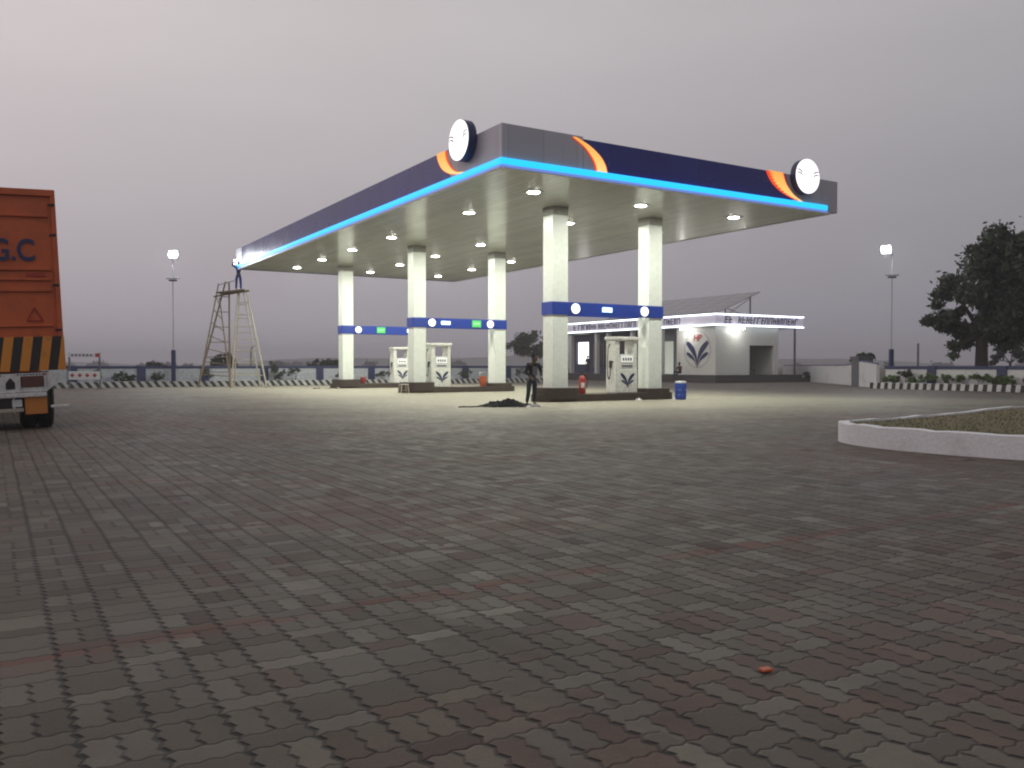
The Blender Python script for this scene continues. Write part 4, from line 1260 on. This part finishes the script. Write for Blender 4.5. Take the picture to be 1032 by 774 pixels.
# solar array on the roof
so_ = empty('solar_array', KO + EZ * .6 + ET * .3 + Vector((0, 0, 0)), YAW, 'long tilted solar panel array mounted on top of the office roof', 'solar array')
ln = math.hypot(4.5, 1.72)
ang = math.atan2(1.72, 4.5)
b = MB(); b.box(0, ln, 0, 14.0, 0, .06); o = b.build('panel', 'solar', so_); o.location = (0, 0, 5.32); o.rotation_euler = (0, -ang, 0)
b = MB()
for y in (.5, 4.8, 9.1, 13.4):
    b.tube((3.9, y, 5.0), (3.9, y, 5.32 + 3.9 * math.tan(ang) - .03), .06, seg=8)
    b.tube((1.2, y, 5.0), (1.2, y, 5.32 + 1.2 * math.tan(ang) - .03), .05, seg=8)
    b.tube((1.2, y, 5.75), (3.9, y, 5.05), .03, seg=6); b.tube((1.2, y, 5.1), (3.9, y, 6.6), .03, seg=6)
b.build('support_frame', 'grey_steel', so_)
# things in the recess and by the office
b = empty('chair', KO + EZ * 5.1 + ET * 1.2 + Vector((0, 0, PZ)), YAW + .4, 'dark plastic chair inside the shaded recess of the office', 'chair')
q = MB(); q.box(-.23, .23, -.22, .22, .40, .44, bev=.01); q.build('seat', 'black', b)
q = MB(); q.box(-.23, .23, .20, .24, .46, .86, bev=.01); q.build('backrest', 'black', b)
for x, y in ((-.2, -.19), (.2, -.19), (-.2, .19), (.2, .19)):
    q = MB(); q.tube((x * 1.1, y * 1.1, 0), (x, y, .40), .018, seg=6); q.build('leg', 'black', b)
sit = dict(hip=(0, 0, .18), waist=(0, -.02, .33), chest=(0, -.07, .54), neck0=(0, -.08, .67), neck=(0, -.09, .74), head0=(0, -.10, .79), head=(0, -.12, .85),
           shl=(-.19, -.07, .64), ell=(-.25, -.18, .42), wrl=(-.12, -.38, .42), shr=(.19, -.07, .64), elr=(.25, -.18, .42), wrr=(.12, -.38, .42),
           thl=(-.10, -.06, .17), knl=(-.14, -.44, .30), anl=(-.13, -.52, -.20), thr=(.10, -.06, .17), knr=(.14, -.44, .30), anr=(.14, -.50, -.20))
person(P(0, 0) * 0 + KO + EZ * (-1.0) + ET * 2.75 + Vector((0, 0, .57)), YAW - R(90), 'person in maroon sitting on the office steps below the wall emblem', sit, 'maroon', 'jeans', 1.0)
person(KO + EZ * .9 + ET * 17.3 + Vector((0, 0, PZ)), YAW - R(70), 'person standing on the office veranda in front of the bright window', stand, 'jacket_dark', 'jeans', .95)
# scrub at the end of the plinth
tree(KO + EZ * 9.7 + ET * -1.4, [(0, 0, .38, .55), (.9, .2, .32, .5), (-.9, .1, .4, .5), (1.6, .3, .2, .35)], 1500, .09, 'low dark bush at the right end of the office steps', .25, .05, 'leaf_dark', 'bush', seed=8)

# ------------------------------------------------------------------ white kerbed lawn in the right foreground
outer = [(5.95, 15.15), (5.66, 14.75), (5.55, 14.2), (5.66, 13.5), (6.06, 12.70), (6.98, 11.62), (8.6, 10.55), (11.0, 9.7), (14.5, 9.3), (19, 9.4), (22, 12.0), (22, 18.5), (19, 20.8), (15.5, 21.3), (12.2, 20.4), (8.9, 17.4), (7.0, 15.85)]
def smooth_poly(pts, n=6):
    out = []
    N = len(pts)
    for i in range(N):
        p0, p1, p2, p3 = [Vector(pts[(i + k - 1) % N]) for k in range(4)]
        for j in range(n):
            t = j / n
            out.append(.5 * ((2 * p1) + (p2 - p0) * t + (2 * p0 - 5 * p1 + 4 * p2 - p3) * t * t + (3 * p1 - p0 - 3 * p2 + p3) * t ** 3))
    return [(v.x, v.y) for v in out]
oo = smooth_poly(outer)
cxm = Vector((13, 14.8))
def inset(pts, d):
    out = []; N = len(pts)
    for i in range(N):
        a, b_, c = Vector(pts[i - 1]), Vector(pts[i]), Vector(pts[(i + 1) % N])
        t = (c - a).normalized(); nrm = Vector((-t.y, t.x))
        out.append(tuple(b_ + nrm * d))
    return out
ii = inset(oo, .17)
if (Vector(ii[0]) - cxm).length > (Vector(oo[0]) - cxm).length: ii = inset(oo, -.17)
isl = empty('lawn_island', (0, 0, 0), 0, 'raised dry lawn held by a curved whitewashed kerb in the right foreground', 'lawn island')
b = MB(); N = len(oo)
lv = []
rnd = random.Random(4)
jit = [rnd.uniform(-.012, .012) for _ in range(N)]
for pts_, z in ((oo, -.01), (oo, .33), (ii, .34), (ii, .20)):
    lv.append([b.bm.verts.new((x, y, z + (jit[i] if z > .1 else 0))) for i, (x, y) in enumerate(pts_)])
for a_, b_ in zip(lv[:-1], lv[1:]):
    for i in range(N): b.bm.faces.new((a_[i], a_[(i + 1) % N], b_[(i + 1) % N], b_[i]))
b.build('kerb_wall', 'kerb_white', isl)
b = MB(); b.bm.faces.new([b.bm.verts.new((x, y, .30)) for x, y in ii]); bmesh.ops.triangulate(b.bm, faces=b.bm.faces)
b.build('lawn', 'lawn', isl)
# grass blades along it
b = MB(); rnd = random.Random(12)
from mathutils.geometry import intersect_point_tri_2d
def inside(p, poly):
    c = False; j = len(poly) - 1
    for i in range(len(poly)):
        if ((poly[i][1] > p[1]) != (poly[j][1] > p[1])) and (p[0] < (poly[j][0] - poly[i][0]) * (p[1] - poly[i][1]) / (poly[j][1] - poly[i][1]) + poly[i][0]): c = not c
        j = i
    return c
cnt = 0
while cnt < 9000:
    p = (rnd.uniform(5.4, 15), rnd.uniform(9.3, 21))
    if not inside(p, ii): continue
    cnt += 1
    h = rnd.uniform(.015, .05); a = rnd.uniform(0, 6.28); w = .008
    dx, dy = math.cos(a) * w, math.sin(a) * w; lx, ly = rnd.gauss(0, .03), rnd.gauss(0, .03)
    b.bm.faces.new([b.bm.verts.new((p[0] - dx, p[1] - dy, .298)), b.bm.verts.new((p[0] + dx, p[1] + dy, .298)), b.bm.verts.new((p[0] + lx, p[1] + ly, .30 + h))])
tag(b.build('grass', 'lawn', isl, recalc=False), kind='stuff')

# ------------------------------------------------------------------ lorry at the left edge (its back towards us)
TL = Vector((px(69, 17.35), 17.35, 0))           # right rear corner of its body
tr = empty('container_lorry', TL, YAW, 'orange brown container lorry seen from behind, black and yellow stripes above its bumper', 'lorry')
WB, LB, Z0, Z1 = 2.45, 9.5, 1.22, 4.80
bx = empty('body', (0, 0, 0)); bx.parent = tr; bx.rotation_euler = (0, R(-2.6), 0)
def tb(nm, mat, *a, par=bx, bev=0):
    b = MB(); b.box(*a, bev=bev); return b.build(nm, mat, par)
tb('container', 'truck_orange', -WB, 0, .02, LB, Z0 + .02, Z1, bev=.015)
# rear door ribs and frame
b = MB()
for z0, z1 in ((4.28, 4.34), (3.22, 3.28), (3.02, 3.07), (2.80, 2.87), (2.1, 2.14)):
    b.box(-WB + .1, -.16, -.035, .018, z0, z1, bev=.01)
b.build('door_rib', 'truck_orange', bx)
b = MB(); b.box(-WB, 0, -.05, .018, Z1 - .10, Z1 + .03, bev=.01); b.box(-.09, .0, -.05, .018, 1.9, Z1 - .102, bev=.01); b.box(-WB, -WB + .09, -.05, .018, 1.9, Z1 - .102, bev=.01)
b.build('door_frame', 'truck_orange', bx)
tb('hazard_board', 'hazard', -WB, .01, -.06, .018, Z0, 1.90, bev=.008)
b = MB()
for (p0, p1) in (((-.34, 2.22), (-.62, 2.22)), ((-.62, 2.22), (-.48, 2.48)), ((-.48, 2.48), (-.34, 2.22))):
    b.tube((p0[0], -.012, p0[1]), (p1[0], -.012, p1[1]), .014, seg=6)
b.build('warning_triangle', 'red', bx)
text(bx, 'G.C', .60, Matrix.Translation((-.79, -.010, 3.60)) @ FACE @ Matrix.Diagonal((.78, 1, 1, 1)), 'letter_blue', 'lettering')
tb('sticker', 'red', -.60, -.25, -.042, -.036, 3.10, 3.16)
# whitewashed rear frame: panel with lamps, number plate, mudguard
tb('under_panel', 'white_wash', -WB, -.34, -.04, .05, .80, 1.18, bev=.01)
b = MB(); b.prism([(-.338, .82), (-.16, .95), (-.08, 1.18), (-.338, 1.18)], -.04, .05, 'xz'); b.build('corner_bracket', 'white_wash', bx)
tb('tail_lamp', 'lamp_brown', -.80, -.40, -.065, -.042, .90, 1.12, bev=.01)
tb('tail_lamp', 'red', -2.05, -1.65, -.065, -.042, .90, 1.12, bev=.01)
b = MB(); b.prism([(-1.06, .87), (-.90, .87), (-.90, 1.0), (-.98, 1.10), (-1.06, 1.0)], -.046, -.042, 'xz'); b.build('painted_motif', 'black', bx)
b = MB()
for z in (.88, .94, 1.0, 1.06): b.box(-1.45, -1.2, -.046, -.042, z, z + .022)
b.build('painted_lettering', 'letter_blue', bx)
tb('bumper_bar', 'white_wash', -WB - .05, -.36, -.10, .02, .70, .79, bev=.02)
tb('side_marker', 'white_wash', -.30, .02, -.16, .0, .47, .515, bev=.01)
tb('bumper_bar', 'pale_bamboo', -WB, -.78, -.10, .0, .42, .49, bev=.01)
tb('mud_flap', 'hazard_plain', -.75, -.36, -.03, .0, .36, .70); tb('number_plate', 'black', -1.30, -.98, -.03, .0, .51, .69)
for x_, w_ in ((-.36, .05), (-1.14, .04), (-1.56, .05)):
    tb('reflector', 'red', x_ - w_, x_ + w_ * .2, -.046, -.042, 1.13, 1.165)
b = MB()
for i in range(9): b.box(-.86 + i * .055, -.83 + i * .055, -.046, -.042, 1.135 + (i % 2) * .006, 1.165)
b.build('painted_words', 'letter_blue', bx)
tb('lamp_guard', 'white_wash', -.83, -.81, -.085, -.042, .86, 1.13); tb('lamp_guard', 'white_wash', -.39, -.37, -.085, -.042, .86, 1.13)
tb('number_board', 'white_plastic', -.97, -.80, -.03, .0, .52, .66); tb('bracket_bar', 'white_wash', -.955, -.92, -.05, .0, .40, .80)
b = MB()
for x_ in (-1.35, -1.8): b.tube((x_, -.03, 1.92), (x_, -.03, 4.68), .016, seg=8)
b.build('lock_rod', 'truck_orange', bx)
for z_ in (2.0, 2.9, 3.9, 4.5): tb('hinge', 'black', -.14, -.02, -.065, -.038, z_, z_ + .05, bev=.006)
tb('cross_member', 'black', -WB + .1, -.3, .12, .35, .45, 1.2)
for x in (-.52, -1.98):
    for k in (0, 1):
        for dy in (1.05, 2.35):
            w = empty('wheel', (x - .155 + k * .31, dy, .50)); w.parent = tr
            b = MB(); b.lathe([(.30, -.13), (.46, -.135), (.50, -.10), (.50, .10), (.46, .135), (.30, .13), (.28, .05), (.28, -.05)], seg=28)
            bmesh.ops.rotate(b.bm, verts=b.bm.verts, matrix=Matrix.Rotation(PI / 2, 3, 'Y')); b.build('tyre', 'rubber', w, smooth=True)
            b = MB(); b.tube((-.12, 0, 0), (.12, 0, 0), .27, seg=20); b.build('rim', 'grey_steel', w, smooth=True)
b = MB(); b.box(-WB + .45, -.75, .0, LB + 1.5, .78, .98); b.tube((-2.0, 1.05, .5), (-.5, 1.05, .5), .07); b.tube((-2.0, 2.35, .5), (-.5, 2.35, .5), .07); b.build('chassis', 'black', tr)
b = MB(); b.box(-WB + .05, -.05, LB + .35, LB + 2.2, .55, 3.1, bev=.10); b.build('cab', 'truck_orange', tr)
b = MB(); b.box(-WB + .2, -.2, LB + 2.195, LB + 2.21, 1.8, 2.7); b.build('windscreen', 'glass_dark', tr)
for x in (-.35, -2.1):
    w = empty('wheel', (x, LB + 1.3, .50)); w.parent = tr
    b = MB(); b.lathe([(.30, -.13), (.46, -.135), (.50, -.10), (.50, .10), (.46, .135), (.30, .13), (.28, .05), (.28, -.05)], seg=28)
    bmesh.ops.rotate(b.bm, verts=b.bm.verts, matrix=Matrix.Rotation(PI / 2, 3, 'Y')); b.build('tyre', 'rubber', w, smooth=True)
    b = MB(); b.tube((-.12, 0, 0), (.12, 0, 0), .27, seg=20); b.build('rim', 'grey_steel', w, smooth=True)

# ------------------------------------------------------------------ white boards with red marks standing in front of the back wall
ZB = 46.5
bb_ = empty('barrier_boards', (px(85, ZB), ZB, .003), R(10), 'white barrier with red marks on two boards, standing right of the lorry', 'barrier')
hw = 11 * ZB / 858 * 1.35
b = MB(); b.box(-hw, hw, -.03, .03, 1.75, 1.97, bev=.01); b.build('top_board', 'white_plastic', bb_)
b = MB(); b.box(hw * .72, hw * 1.0, -.036, -.031, 1.76, 1.96)
b.build('red_mark', 'red', bb_)
b = MB()
for i in range(6): b.box(-hw * .8 + i * .19, -hw * .8 + i * .19 + .10, -.036, -.031, 1.81, 1.91)
b.build('dark_marks', 'letter_blue', bb_)
b = MB(); b.box(-hw * 1.0, hw * .98, -.03, .03, .52, .98, bev=.01); b.build('lower_board', 'white_plastic', bb_)
b = MB()
for i in range(4):
    x = -hw * .75 + i * .38; b = MB(); b.prism([(x - .12, .76), (x, .64), (x + .12, .76), (x, .88)], -.036, -.031, 'xz'); b.build('red_diamond', 'red', bb_)
for x in (-hw * .96, hw * .96):
    b = MB(); b.box(x - .04, x + .04, .031, .10, .0, 2.0); b.box(x - .03, x + .03, -.35, .45, .0, .05); b.build('post', 'grey_steel', bb_)

# ------------------------------------------------------------------ dark sign that enters at the right edge
Zt = 30.0
sg = empty('hanging_sign', (px(1036, Zt) + 1.2, Zt, 0), 0, 'dark sign panel whose edge just enters the picture at the right', 'sign')
b = MB(); b.box(-1.2, 1.2, -.12, .12, zz(222, Zt), zz(176, Zt), bev=.02); b.build('sign_panel', 'navy', sg)
b = MB(); b.tube((.2, .2, -.02), (.2, .2, zz(180, Zt)), .12, seg=12); b.build('post', 'grey_steel', sg)
